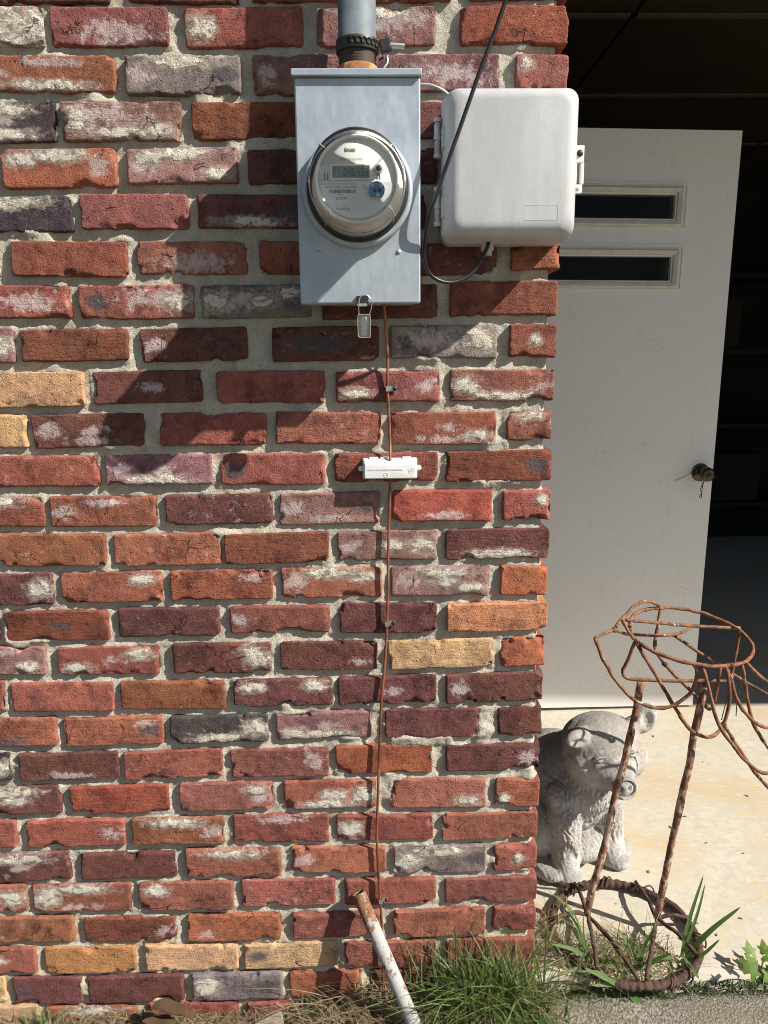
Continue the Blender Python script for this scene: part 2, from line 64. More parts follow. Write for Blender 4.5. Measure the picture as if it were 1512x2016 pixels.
# ------------------------------------------------------------------ objects
def tag(o, label, cat, group=None):
    o['label'] = label; o['category'] = cat
    if group: o['group'] = group
    return o
def thing(name, label, cat, loc=(0, 0, 0), group=None):
    o = bpy.data.objects.new(name, None); COL.objects.link(o); o.location = loc; o.empty_display_size = .02
    return tag(o, label, cat, group)
def obj(name, me, mat=None, parent=None, smooth=True, kind=None, label=None):
    o = bpy.data.objects.new(name, me); COL.objects.link(o)
    if mat is not None and not me.materials: me.materials.append(mat)
    if smooth: me.shade_smooth()
    if parent is not None:
        o.parent = parent
        if parent.type == 'EMPTY': o.matrix_parent_inverse = Matrix.Translation(parent.location).inverted()
    if kind: o['kind'] = kind
    if label: o['label'] = label
    return o
def sharp(o, deg=35):
    o.data.set_sharp_from_angle(angle=rad(deg)); return o
def mesh(name, V, Fc):
    me = bpy.data.meshes.new(name); me.from_pydata([tuple(v) for v in V], [], [tuple(f) for f in Fc]); me.update(); return me
def gridmesh(name, P, close_u=False):          # P [nu, nv, 3]
    nu, nv = P.shape[:2]
    idx = np.arange(nu * nv).reshape(nu, nv)
    if close_u: idx = np.vstack([idx, idx[:1]])
    a, b, c, d = idx[:-1, :-1], idx[1:, :-1], idx[1:, 1:], idx[:-1, 1:]
    f = np.stack([a, b, c, d], -1).reshape(-1, 4)
    me = bpy.data.meshes.new(name); n = nu * nv
    me.vertices.add(n); me.vertices.foreach_set('co', P.reshape(-1).astype(np.float32))
    me.loops.add(f.size); me.loops.foreach_set('vertex_index', f.reshape(-1).astype(np.int32))
    me.polygons.add(len(f)); me.polygons.foreach_set('loop_start', np.arange(0, f.size, 4, dtype=np.int32))
    me.update(calc_edges=True); me.validate(); return me
class MB:                                       # mesh builder
    def __init__(s): s.V = []; s.F = []
    def add(s, V, F):
        k = len(s.V); s.V += [tuple(v) for v in V]; s.F += [tuple(i + k for i in f) for f in F]; return s
    def mesh(s, name='m'): return mesh(name, s.V, s.F)
def catmull(P, n):
    P = [np.array(p, float) for p in P]
    if len(P) < 3: return [P[0] + (P[-1] - P[0]) * t for t in np.linspace(0, 1, max(2, n))]
    Q = [2 * P[0] - P[1]] + P + [2 * P[-1] - P[-2]]; out = []
    for i in range(1, len(Q) - 2):
        for t in np.linspace(0, 1, n, endpoint=False):
            a, b, c, d = Q[i - 1], Q[i], Q[i + 1], Q[i + 2]
            out.append(.5 * ((2 * b) + (c - a) * t + (2 * a - 5 * b + 4 * c - d) * t * t + (3 * b - a - 3 * c + d) * t ** 3))
    return out + [P[-1]]
def tubeVF(path, r, n=8, close=False, cap=True):
    P = np.array(path, float); m = len(P); r = np.broadcast_to(np.array(r, float), (m,))
    T = np.roll(P, -1, 0) - np.roll(P, 1, 0) if close else np.gradient(P, axis=0)
    T /= np.linalg.norm(T, axis=1)[:, None] + 1e-12
    up = np.array([0, 0, 1.]) if abs(T[0][2]) < .9 else np.array([0, 1., 0]); N = np.cross(T[0], up); N /= np.linalg.norm(N)
    V = []
    for i in range(m):
        N = N - T[i] * (N @ T[i]); N /= np.linalg.norm(N) + 1e-12; B = np.cross(T[i], N)
        for k in range(n):
            a = 2 * math.pi * k / n; V.append(P[i] + r[i] * (math.cos(a) * N + math.sin(a) * B))
    Fc = []
    for i in range(m if close else m - 1):
        j = (i + 1) % m
        for k in range(n):
            l = (k + 1) % n; Fc.append((i * n + k, i * n + l, j * n + l, j * n + k))
    if cap and not close: Fc.append(tuple(range(n))[::-1]); Fc.append(tuple((m - 1) * n + k for k in range(n)))
    return V, Fc
def tube(path, r, n=8, res=5, close=False, jit=0, seed=0):
    pts = catmull(path + ([path[0]] if close else []), res)
    if close: pts = pts[:-1]
    pts = np.array(pts)
    if jit: pts = pts + jit * np.stack([vnoise(pts * 60, seed + k) for k in range(3)], -1); r = np.array(r) * (1 + .18 * vnoise(pts * 90, seed + 9))
    return mesh('tube', *tubeVF(pts, r, n, close))
def latheVF(prof, n=48, axis='y', c=(0, 0, 0)):   # prof: (radius, along)
    V = []; Fc = []
    for (r, a) in prof:
        for k in range(n):
            t = 2 * math.pi * k / n; x, z = r * math.cos(t), r * math.sin(t)
            V.append((c[0] + x, c[1] + a, c[2] + z) if axis == 'y' else (c[0] + x, c[1] + z, c[2] + a))
    for i in range(len(prof) - 1):
        for k in range(n):
            l = (k + 1) % n
            q = (i * n + k, i * n + l, (i + 1) * n + l, (i + 1) * n + k); Fc.append(q if axis == 'y' else q[::-1])
    return V, Fc
def lathe(prof, n=48, axis='y', c=(0, 0, 0)):
    V, Fc = latheVF(prof, n, axis, c)
    m = len(prof)
    if prof[0][0] > 0: pass
    return mesh('lathe', V, Fc)
def rrect(x0, x1, z0, z1, r, n=5):
    pts = []
    for cx, cz, a0 in ((x1 - r, z1 - r, 0), (x0 + r, z1 - r, 90), (x0 + r, z0 + r, 180), (x1 - r, z0 + r, 270)):
        for k in range(n + 1):
            a = rad(a0 + 90 * k / n); pts.append((cx + r * math.cos(a), cz + r * math.sin(a)))
    return pts
def loftVF(secs, n=5, capf=True, capb=False):      # secs: (y, x0, x1, z0, z1, r) from back to front
    V = []; Fc = []; m = 4 * (n + 1)
    for (y, x0, x1, z0, z1, r) in secs: V += [(px, y, pz) for px, pz in rrect(x0, x1, z0, z1, r, n)]
    for i in range(len(secs) - 1):
        for k in range(m):
            l = (k + 1) % m; Fc.append((i * m + k, i * m + l, (i + 1) * m + l, (i + 1) * m + k))
    if capf: Fc.append(tuple((len(secs) - 1) * m + k for k in range(m)))
    if capb: Fc.append(tuple(range(m))[::-1])
    return V, Fc
def loft(secs, n=5, capf=True, capb=False): return mesh('loft', *loftVF(secs, n, capf, capb))
def boxVF(x0, x1, y0, y1, z0, z1, b=0):
    bm = bmesh.new(); bmesh.ops.create_cube(bm, size=1)
    for v in bm.verts: v.co = ((x0 + x1) / 2 + v.co.x * (x1 - x0), (y0 + y1) / 2 + v.co.y * (y1 - y0), (z0 + z1) / 2 + v.co.z * (z1 - z0))
    if b: bmesh.ops.bevel(bm, geom=bm.edges[:], offset=b, segments=2, affect='EDGES', profile=.7)
    bm.verts.index_update(); V = [tuple(v.co) for v in bm.verts]; Fc = [tuple(v.index for v in f.verts) for f in bm.faces]; bm.free(); return V, Fc
def box(x0, x1, y0, y1, z0, z1, b=0): return mesh('box', *boxVF(x0, x1, y0, y1, z0, z1, b))
def text(name, s, size, mat, parent, x, y, z, align='LEFT', ext=0.0, sx=1):   # flat print facing the camera side (-Y)
    cu = bpy.data.curves.new(name, 'FONT'); cu.body = s; cu.size = size; cu.align_x = align; cu.extrude = ext; cu.resolution_u = 2
    t = bpy.data.objects.new('t', cu); COL.objects.link(t)
    me = bpy.data.meshes.new_from_object(t.evaluated_get(bpy.context.evaluated_depsgraph_get())); bpy.data.objects.remove(t)
    me.transform(Matrix.Translation((x, y, z)) @ Matrix.Rotation(rad(90), 4, 'X') @ Matrix.Diagonal((sx, 1, 1, 1)))
    me.materials.clear(); return obj(name, me, mat, parent, smooth=False)

# ------------------------------------------------------------------ materials
class NT:
    def __init__(s, name):
        s.m = bpy.data.materials.new(name); s.m.use_nodes = True; s.t = s.m.node_tree; s.b = s.t.nodes['Principled BSDF']
        s.out = s.t.nodes['Material Output']
    def n(s, typ, ins=None, **kw):
        nd = s.t.nodes.new('ShaderNode' + typ)
        for k, v in kw.items(): setattr(nd, k, v)
        for k, v in (ins or {}).items(): s.set(nd.inputs[k], v)
        return nd
    def set(s, sock, v):
        if isinstance(v, bpy.types.NodeSocket): s.t.links.new(v, sock)
        else:
            if isinstance(v, (tuple, list)) and sock.type == 'RGBA' and len(v) == 3: v = (*v, 1)
            sock.default_value = v
    def bs(s, **kw):
        for k, v in kw.items(): s.set(s.b.inputs[k.replace('_', ' ')], v)
    def co(s, kind='Object'): return s.n('TexCoord').outputs[kind]
    def noise(s, vec, scale, det=4, rough=.55, dist=0, out='Fac'):
        return s.n('TexNoise', {'Vector': vec, 'Scale': scale, 'Detail': det, 'Roughness': rough, 'Distortion': dist}).outputs[0 if out == 'Fac' else 1]
    def mul(s, vec, v): return s.n('VectorMath', {0: vec, 1: v}, operation='MULTIPLY').outputs[0]
    def add(s, vec, v): return s.n('VectorMath', {0: vec, 1: v}, operation='ADD').outputs[0]
    def ma(s, op, a, b=0., c=0.): return s.n('Math', {0: a, 1: b, 2: c}, operation=op).outputs[0]
    def rng(s, v, a, b, c=0., d=1.): return s.n('MapRange', {0: v, 1: a, 2: b, 3: c, 4: d}, interpolation_type='SMOOTHSTEP').outputs[0]
    def mix(s, f, a, b, mode='MIX'):
        nd = s.n('Mix', data_type='RGBA', blend_type=mode); s.set(nd.inputs[0], f); s.set(nd.inputs[6], a); s.set(nd.inputs[7], b); return nd.outputs[2]
    def ramp(s, f, stops):
        nd = s.n('ValToRGB', {0: f}); e = nd.color_ramp.elements
        while len(e) < len(stops): e.new(.5)
        for el, (p_, c) in zip(e, stops): el.position = p_; el.color = (*c, 1)
        return nd.outputs[0]
    def bump(s, h, st=.5, dist=.001, nrm=None):
        i = {'Height': h, 'Strength': st, 'Distance': dist}
        if nrm is not None: i['Normal'] = nrm
        return s.n('Bump', i).outputs[0]
    def attr(s, name, typ='GEOMETRY'): return s.n('Attribute', attribute_name=name, attribute_type=typ).outputs['Fac']
def plain(name, col, rough=.6, metal=0, spec=.5, var=.12, scale=40, bump=0, bscale=300, bdist=.0006):
    t = NT(name); c = t.co()
    f = t.noise(c, scale, 5)
    t.bs(Base_Color=t.mix(t.rng(f, .3, .7), tuple(v * (1 - var) for v in col), tuple(min(1, v * (1 + var)) for v in col)), Roughness=rough, Metallic=metal)
    t.b.inputs['Specular IOR Level'].default_value = spec
    if bump: t.bs(Normal=t.bump(t.noise(c, bscale, 4), bump, bdist))
    return t.m
def m_brick():
    t = NT('brick_clay'); oi = t.n('ObjectInfo'); rv = oi.outputs['Random']
    c = t.add(t.co(), t.n('CombineXYZ', {0: t.ma('MULTIPLY', rv, 37.), 1: t.ma('MULTIPLY', rv, 91.), 2: t.ma('MULTIPLY', rv, 53.)}).outputs[0])
    base = oi.outputs['Color']
    big = t.noise(c, 16, 4); mid = t.noise(c, 70, 5, .6); fine = t.noise(c, 420, 3, .6)
    v = t.ma('ADD', t.ma('MULTIPLY', big, .9), t.ma('MULTIPLY', mid, .7))        # ~.8
    col = t.mix(1., base, t.ramp(t.rng(v, .45, 1.15), [(0, (.42, .40, .42)), (.5, (1, 1, 1)), (1, (1.35, 1.3, 1.25))]), 'MULTIPLY')
    hue = t.noise(c, 22, 3); col = t.mix(t.rng(hue, .5, .72, 0, .5), col, t.mix(1., base, (1.45, 1.6, 1.3), 'MULTIPLY'))
    hue2 = t.noise(t.mul(c, (1, 1, .25)), 30, 2); col = t.mix(t.rng(hue2, .55, .75, 0, .45), col, t.mix(1., base, (.5, .62, .75), 'MULTIPLY'))
    col = t.mix(t.rng(fine, .56, .74, 0, .25), col, (.42, .27, .2))
    col = t.mix(t.rng(t.noise(c, 230, 2), .63, .72, 0, .85), col, (.03, .015, .012))
    ch = t.ma('ADD', t.attr('char'), t.ma('MULTIPLY', t.ma('SUBTRACT', t.noise(c, 45, 4), .5), 1.1))
    col = t.mix(t.rng(ch, .3, .75, 0, .85), col, t.mix(mid, (.035, .033, .042), (.11, .10, .105)))
    hz = t.ma('ADD', t.attr('haze'), t.ma('MULTIPLY', t.ma('SUBTRACT', t.noise(c, 52, 9, .76, .6), .5), 3.0))
    hzm = t.rng(hz, .38, .85, 0, .78)
    col = t.mix(hzm, col, t.mix(mid, (.38, .28, .28), (.58, .50, .49)))
    scr = t.noise(t.mul(c, (.45, 1, 1)), 190, 5, .75, 1.2); col = t.mix(t.ma('MULTIPLY', t.rng(scr, .60, .72), .45), col, (.5, .4, .36))
    cr = t.ma('ADD', t.attr('crust'), t.ma('MULTIPLY', t.ma('SUBTRACT', t.noise(t.mul(c, (.8, 1, 1.25)), 75, 9, .74, .5), .5), 2.5))
    hz2 = t.rng(cr, .05, .6, 0, .62); col = t.mix(hz2, col, (.50, .42, .37))
    crm = t.rng(cr, .44, .62)
    cc = t.mix(t.noise(c, 300, 4), (.46, .42, .345), (.68, .635, .545)); col = t.mix(crm, col, cc)
    vd = t.n('TexVoronoi', {'Vector': t.n('VectorMath', {0: c, 1: t.n('VectorMath', {0: t.noise(c, 60, 3, out='Color'), 1: (.02, .02, .02)}, operation='MULTIPLY').outputs[0]}, operation='ADD').outputs[0], 'Scale': 13.}, feature='DISTANCE_TO_EDGE').outputs['Distance']
    crk = t.ma('MULTIPLY', t.rng(vd, .016, .003), t.rng(t.noise(c, 14, 2), .60, .66)); col = t.mix(t.ma('MULTIPLY', crk, .6), col, (.02, .012, .01))
    t.bs(Base_Color=col, Roughness=.92); t.b.inputs['Specular IOR Level'].default_value = .25
    h = t.ma('ADD', t.ma('MULTIPLY', mid, .9), t.ma('MULTIPLY', fine, .85)); h = t.ma('ADD', h, t.ma('MULTIPLY', crm, t.ma('ADD', .55, t.noise(c, 330, 4))))
    str_ = t.noise(t.mul(c, (.12, 1, 1)), 260, 2); h = t.ma('ADD', h, t.ma('MULTIPLY', str_, t.rng(rv, .45, .6, .1, .55)))
    h = t.ma('SUBTRACT', h, t.rng(t.noise(c, 120, 3), .62, .72, 0, .9)); h = t.ma('SUBTRACT', h, t.ma('MULTIPLY', crk, 1.6))
    t.bs(Normal=t.bump(h, 1., .0024)); return t.m
def m_mortar():
    t = NT('sand_mortar'); c = t.co()
    f = t.noise(c, 25, 5); g = t.noise(c, 450, 4, .7); k = t.noise(c, 130, 4)
    col = t.mix(t.rng(f, .3, .7), (.36, .34, .285), (.53, .49, .41)); col = t.mix(t.rng(g, .35, .7, 0, .55), col, (.63, .57, .46)); col = t.mix(t.rng(g, .55, .38, 0, .3), col, (.2, .185, .155))
    lo = t.n('SeparateXYZ', {0: c}).outputs[2]
    col = t.mix(t.rng(t.ma('ADD', lo, t.ma('MULTIPLY', f, .25)), .42, .05, 0, .55), col, (.56, .46, .28))   # yellower towards the foot of the wall
    col = t.mix(t.rng(t.noise(c, 9, 3), .62, .75, 0, .35), col, (.46, .24, .17))
    t.bs(Base_Color=col, Roughness=.97); t.b.inputs['Specular IOR Level'].default_value = .15
    h = t.ma('ADD', t.ma('MULTIPLY', g, .8), k); t.bs(Normal=t.bump(h, 1., .0036)); return t.m
def m_galv():
    t = NT('galvanised_steel'); c = t.co()
    f = t.noise(c, 12, 4); s = t.noise(t.mul(c, (1, 1, .3)), 90, 5, .7); v = t.n('TexVoronoi', {'Vector': c, 'Scale': 70.}).outputs['Distance']
    col = t.mix(t.rng(f, .3, .7), (.31, .36, .42), (.38, .43, .49)); col = t.mix(t.rng(s, .5, .75, 0, .4), col, (.46, .50, .54))
    col = t.mix(t.rng(s, .45, .25, 0, .3), col, (.27, .29, .31)); col = t.mix(t.rng(v, .2, .7, 0, .12), col, (.5, .53, .57))
    col = t.mix(t.rng(t.noise(c, 160, 3), .68, .74, 0, .6), col, (.55, .56, .56))
    col = t.mix(t.rng(t.noise(c, 8, 6, .65), .54, .72, 0, .5), col, (.215, .215, .215)); col = t.mix(t.rng(t.noise(t.mul(c, (1, 1, .12)), 110, 4, .7), .60, .70, 0, .3), col, (.47, .50, .53))
    t.bs(Base_Color=col, Roughness=t.rng(s, .3, .7, .38, .6), Metallic=.25, Normal=t.bump(t.noise(c, 30, 3), .12, .001)); return t.m
def m_plastic():
    t = NT('weathered_grey_plastic'); c = t.co()
    f = t.noise(t.mul(c, (1, 1, .25)), 22, 5, .65); g = t.noise(c, 240, 4, .7)
    col = t.mix(t.rng(f, .3, .72), (.39, .40, .415), (.49, .50, .515)); col = t.mix(t.rng(g, .55, .75, 0, .4), col, (.62, .63, .64)); col = t.mix(t.rng(t.noise(c, 9, 6, .7), .55, .72, 0, .35), col, (.33, .325, .32)); col = t.mix(t.rng(t.noise(t.mul(c, (1, 1, .15)), 60, 5, .7), .6, .75, 0, .3), col, (.60, .59, .57))
    t.bs(Base_Color=col, Roughness=.55, Normal=t.bump(g, .25, .0005)); return t.m
def m_rust(name, paint=0., a=(.16, .05, .022), b=(.33, .125, .05), dark=(.045, .02, .014), pc=(.62, .58, .52), sc=1.):
    t = NT(name); c = t.co()
    f = t.noise(c, 60 * sc, 5, .65); g = t.noise(c, 260 * sc, 4, .7); k = t.noise(c, 26 * sc, 4)
    f = t.noise(t.mul(c, (1, 1, .5)), 60 * sc, 5, .65); col = t.mix(t.rng(f, .35, .65), a, b); col = t.mix(t.rng(g, .5, .72, 0, .6), col, tuple(min(1, v * 1.6) for v in b)); col = t.mix(t.rng(k, .52, .66, 0, .85), col, dark)
    if paint: col = t.mix(t.rng(t.ma('ADD', t.noise(t.mul(c, (1, 1, .42)), 48 * sc, 7, .72), t.ma('SUBTRACT', t.ma('MULTIPLY', t.ma('SUBTRACT', k, .5), .5), t.ma('MULTIPLY', t.attr('end_rust'), .20))), .72 - paint * .4, .78 - paint * .4), col, t.mix(g, tuple(v * .8 for v in pc), pc))
    t.bs(Base_Color=col, Roughness=.85, Normal=t.bump(t.ma('ADD', f, g), .7, .0012)); t.b.inputs['Specular IOR Level'].default_value = .3; return t.m
def m_slab():
    t = NT('stained_concrete'); c = t.co()
    f = t.noise(c, 3.2, 6, .6, .6); g = t.noise(c, 30, 6, .7); h = t.noise(c, 260, 4, .7); st = t.noise(t.mul(c, (1, 2.4, 1)), 26, 5, .75)
    col = t.mix(t.rng(g, .3, .7), (.405, .375, .31), (.50, .475, .40))
    o = t.rng(t.ma('ADD', f, t.ma('MULTIPLY', t.ma('SUBTRACT', g, .5), .9)), .46, .66, 0, .75); col = t.mix(o, col, t.mix(st, (.42, .30, .165), (.50, .395, .25)))
    col = t.mix(t.rng(st, .55, .68, 0, .55), col, (.62, .59, .51)); col = t.mix(t.rng(t.noise(c, 5.5, 5), .58, .72, 0, .35), col, (.44, .44, .36))
    col = t.mix(t.rng(h, .62, .72, 0, .5), col, (.34, .29, .22))
    t.bs(Base_Color=col, Roughness=.9, Normal=t.bump(t.ma('ADD', h, g), .35, .0015)); t.b.inputs['Specular IOR Level'].default_value = .25; return t.m
def m_rough():
    t = NT('exposed_aggregate'); c = t.co()
    v = t.n('TexVoronoi', {'Vector': c, 'Scale': 190.}); d = v.outputs['Distance']; cc = v.outputs['Color']; f = t.noise(c, 9, 5, .65)
    st = t.mix(.55, t.ramp(t.n('SeparateColor', {0: cc}).outputs[0], [(0, (.10, .085, .07)), (.5, (.27, .24, .20)), (1, (.42, .39, .34))]), (.24, .22, .18))
    col = t.mix(t.rng(d, .45, .75), st, (.12, .105, .085)); col = t.mix(t.rng(f, .4, .65, 0, .7), col, (.15, .135, .10))
    t.bs(Base_Color=col, Roughness=.95, Normal=t.bump(t.ma('SUBTRACT', t.noise(c, 300, 3), d), .8, .003)); return t.m
def m_soil():
    t = NT('soil'); c = t.co(); f = t.noise(c, 40, 6, .7); g = t.noise(c, 200, 4)
    col = t.mix(f, (.045, .03, .02), (.15, .105, .07)); col = t.mix(t.rng(g, .6, .7, 0, .7), col, (.22, .17, .11))
    t.bs(Base_Color=col, Roughness=1., Normal=t.bump(t.ma('ADD', f, g), 1., .006)); return t.m
def m_yard():
    t = NT('yard_grass'); c = t.co(); f = t.noise(c, .8, 6, .7); t.bs(Base_Color=t.mix(f, (.07, .085, .035), (.17, .15, .08)), Roughness=1.); return t.m
def m_leaf(name, a, b, trans=.35, rough=.55):
    t = NT(name); c = t.co(); f = t.noise(c, 45, 4); r = t.n('NewGeometry').outputs['Random Per Island']
    col = t.mix(t.ma('ADD', t.ma('MULTIPLY', f, .5), t.ma('MULTIPLY', r, .6)), a, b); t.bs(Base_Color=col, Roughness=rough); t.b.inputs['Specular IOR Level'].default_value = .5 if rough < .7 else .1; t.bs(Normal=t.bump(t.noise(t.mul(c, (1, 1, 1)), 160, 4), .4, .001))
    tr = t.n('BsdfTranslucent', {'Color': t.mix(1., col, (1.2, 1.4, .5), 'MULTIPLY')}); mx = t.n('MixShader', {0: trans, 1: t.b.outputs[0], 2: tr.outputs[0]}); t.t.links.new(mx.outputs[0], t.out.inputs[0]); return t.m
def m_stone():
    t = NT('cast_stone'); c = t.co(); f = t.noise(c, 20, 5, .65); g = t.noise(c, 330, 4, .75); k = t.noise(c, 130, 3)
    col = t.mix(t.rng(f, .35, .65), (.38, .365, .345), (.54, .53, .51))
    nz = t.n('SeparateXYZ', {0: t.n('NewGeometry').outputs['Normal']}).outputs[2]
    grime = t.rng(t.ma('ADD', nz, t.ma('MULTIPLY', t.ma('SUBTRACT', t.noise(c, 150, 6, .75), .5), 3.2)), -.05, .85, 0, .7); col = t.mix(grime, col, (.17, .16, .145))   # lichen settles on upward faces
    col = t.mix(t.rng(g, .56, .68, 0, .6), col, (.5, .49, .47)); col = t.mix(t.rng(g, .42, .32, 0, .6), col, (.12, .115, .11))
    warm = t.noise(c, 8, 3); col = t.mix(t.rng(warm, .5, .7, 0, .35), col, (.30, .22, .16))
    t.bs(Base_Color=col, Roughness=.95, Normal=t.bump(t.ma('ADD', g, k), .7, .0018)); t.b.inputs['Specular IOR Level'].default_value = .2; return t.m
def m_door():
    t = NT('door_paint'); c = t.co(); f = t.noise(c, 2.5, 4); g = t.noise(c, 90, 3); k = t.noise(t.mul(c, (1, 1, .4)), 34, 3)
    col = t.mix(f, (.70, .68, .645), (.77, .755, .725)); col = t.mix(t.rng(g, .70, .73, 0, .75), col, (.14, .12, .10)); col = t.mix(t.rng(k, .62, .72, 0, .18), col, (.48, .45, .41)); sc_ = t.noise(t.mul(c, (.5, 1, 1)), 9, 2, .5, 4.); ln = t.ma('ABSOLUTE', t.ma('SUBTRACT', sc_, .5)); gate = t.rng(t.noise(c, 6, 2), .58, .64); col = t.mix(t.ma('MULTIPLY', t.rng(ln, .006, .0), t.ma('MULTIPLY', gate, .55)), col, (.22, .20, .18))
    t.bs(Base_Color=col, Roughness=.45); return t.m
def m_glass(name='clear_cover', rough=.05, tint=(1, 1, 1), base=.015):
    t = NT(name); fr = t.n('Fresnel', {'IOR': 1.45}).outputs[0]; lw = t.n('LayerWeight', {'Blend': .35}).outputs['Facing']
    g = t.n('BsdfGlossy', {'Color': (1, 1, 1), 'Roughness': rough}); tr = t.n('BsdfTransparent', {'Color': tint}); df = t.n('BsdfDiffuse', {'Color': (.62, .60, .55)})
    a = t.n('MixShader', {0: t.ma('MULTIPLY_ADD', t.ma('POWER', lw, 2.4), .34, base), 1: tr.outputs[0], 2: df.outputs[0]}); b = t.n('MixShader', {0: fr, 1: a.outputs[0], 2: g.outputs[0]})
    t.t.links.new(b.outputs[0], t.out.inputs[0]); return t.m
def m_pane():
    t = NT('window_glass'); fr = t.n('Fresnel', {'IOR': 1.13}).outputs[0]; g = t.n('BsdfGlossy', {'Color': (1, 1, 1), 'Roughness': .03}); tr = t.n('BsdfTransparent', {'Color': (.75, .78, .78)})
    b = t.n('MixShader', {0: fr, 1: tr.outputs[0], 2: g.outputs[0]}); t.t.links.new(b.outputs[0], t.out.inputs[0]); return t.m
M = dict(brick=m_brick(), mortar=m_mortar(), galv=m_galv(), plastic=m_plastic(), slab=m_slab(), rough=m_rough(), soil=m_soil(), yard=m_yard(), stone=m_stone(), door=m_door(), cover=m_glass(), pane=m_pane(),
    rust=m_rust('rusted_rod', .27, (.12, .052, .03), (.26, .125, .068), (.05, .025, .018), (.50, .43, .35), 1.3), rustleg=m_rust('rusted_leg', .55, (.12, .052, .032), (.25, .125, .075), (.05, .025, .018), (.50, .37, .29), 1.5), rustring=m_rust('rusted_ring', 0, (.05, .027, .021), (.095, .055, .042), (.022, .016, .015)), nipple=m_rust('rusty_nipple', 0, (.30, .13, .045), (.50, .27, .11), (.20, .08, .03)),
    pipepaint=m_rust('flaking_white_pipe', .86, (.13, .06, .03), (.27, .14, .075), pc=(.40, .40, .395), sc=1.5), pvc=plain('grey_pvc', (.125, .15, .175), .5, 0, .5, .22, 30, .2), dark=plain('dark_metal', (.05, .047, .043), .5, .6, .5, .3, 60, .3), steel=plain('bright_zinc', (.50, .51, .53), .35, .85, .5, .2, 90), black=plain('black_rubber', (.012, .012, .013), .38, 0, .5, .3), copper=plain('tarnished_copper', (.30, .125, .065), .45, .6, .5, .45, 25),
    wplas=plain('white_plastic', (.70, .71, .72), .45, 0, .5, .04), gasket=plain('gasket', (.012, .013, .014), .5), meterbody=plain('meter_inner', (.70, .70, .67), .5, 0, .5, .1), face=plain('meter_face', (.58, .61, .57), .5, 0, .4, .05), face2=plain('meter_face_label', (.66, .69, .66), .5, 0, .4, .05), lcd=plain('lcd_glass', (.10, .16, .15), .25, 0, .5, .06), ink=plain('ink', (.035, .05, .055), .6), lblue=plain('blue_lock', (.07, .20, .36), .35, .3, .5, .15), chip=plain('silver_grey', (.46, .48, .48), .4, .4),
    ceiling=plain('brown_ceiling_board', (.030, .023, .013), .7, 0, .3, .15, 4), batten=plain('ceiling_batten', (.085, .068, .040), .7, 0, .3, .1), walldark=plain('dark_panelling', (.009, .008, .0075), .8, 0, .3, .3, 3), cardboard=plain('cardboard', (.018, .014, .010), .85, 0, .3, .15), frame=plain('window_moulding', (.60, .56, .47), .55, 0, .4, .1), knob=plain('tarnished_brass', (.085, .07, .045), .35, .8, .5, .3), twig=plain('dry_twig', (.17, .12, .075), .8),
    grass=m_leaf('grass', (.028, .055, .014), (.21, .28, .10)), weed=m_leaf('weed_leaf', (.07, .125, .04), (.15, .24, .085)), ivy=m_leaf('ivy_leaf', (.09, .165, .03), (.18, .27, .06)), straw=m_leaf('dry_grass', (.075, .05, .03), (.34, .265, .16), .15), deadleaf=m_leaf('dead_leaf', (.035, .022, .014), (.09, .058, .036), .05, .9), moss=m_leaf('moss', (.03, .05, .014), (.075, .10, .03), .1), wood=plain('weathered_wood', (.33, .28, .22), .85, 0, .3, .3, 30, .5), pebble=plain('pale_stone', (.58, .50, .36), .9, 0, .3, .15, 60, .5))

# ------------------------------------------------------------------ ground and garage shell
def struct(name, me, mat, smooth=False):
    return obj(name, me, mat, None, smooth, 'structure')
# soil along the wall: uneven sheet, runs down to the yard
xs = np.concatenate([np.linspace(-3, -.9, 40), np.linspace(-.88, .40, 180)]); ys = np.concatenate([np.linspace(-2.2, -.42, 20), np.linspace(-.4, .03, 70)])
X, Y = np.meshgrid(xs, ys, indexing='ij'); P = np.stack([X, Y, X * 0], -1)
Z = -.074 + .057 * sstep(-.25, .3, X) + .012 * fbm(P * 12, 3, 5) + .006 * fbm(P * 60, 3, 6) - .02 * sstep(-.1, -.5, Y); Z = np.where(X > .36, Z - .05, Z)
P[..., 2] = Z; struct('soil', gridmesh('soil', P), M['soil'], True)
struct('ground', box(-300, 300, -300, 300, -.5, -.13), M['yard'])
def rough_sheet(name, x0, x1, y0, y1, z, nx, ny, amp, sc, mat, seed, thick=.11):
    X, Y = np.meshgrid(np.linspace(x0, x1, nx), np.linspace(y0, y1, ny), indexing='ij'); P = np.stack([X, Y, X * 0 + z], -1)
    P[..., 2] += amp * fbm(P * sc, 4, seed); e = np.minimum(Y - y0, y1 - Y); P[..., 2] -= .006 * np.exp(-e / .006)
    b = P[:, [0]].copy(); b[..., 2] = z - thick; c = P[:, [-1]].copy(); c[..., 2] = z - thick
    return struct(name, gridmesh(name, np.concatenate([b, P, c], 1)), mat, True)
rough_sheet('garage_floor', .12, 5.2, .004, 4.2, 0., 240, 200, .0016, 5, M['slab'], 11)
rough_sheet('driveway', .345, 5.2, -9, -.012, -.022, 200, 380, .006, 14, M['rough'], 12, .09)
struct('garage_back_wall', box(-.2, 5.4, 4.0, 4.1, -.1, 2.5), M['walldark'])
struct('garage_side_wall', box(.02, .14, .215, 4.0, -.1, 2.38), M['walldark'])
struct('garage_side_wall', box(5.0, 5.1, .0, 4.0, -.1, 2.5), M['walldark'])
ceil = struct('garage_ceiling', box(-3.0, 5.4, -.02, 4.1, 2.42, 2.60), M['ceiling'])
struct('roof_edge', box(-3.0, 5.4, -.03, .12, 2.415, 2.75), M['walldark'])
ysm = [.12, .61, 1.40, 2.19, 2.97, 3.99]; xsm = [.14, .895, 2.11, 3.33, 4.99]
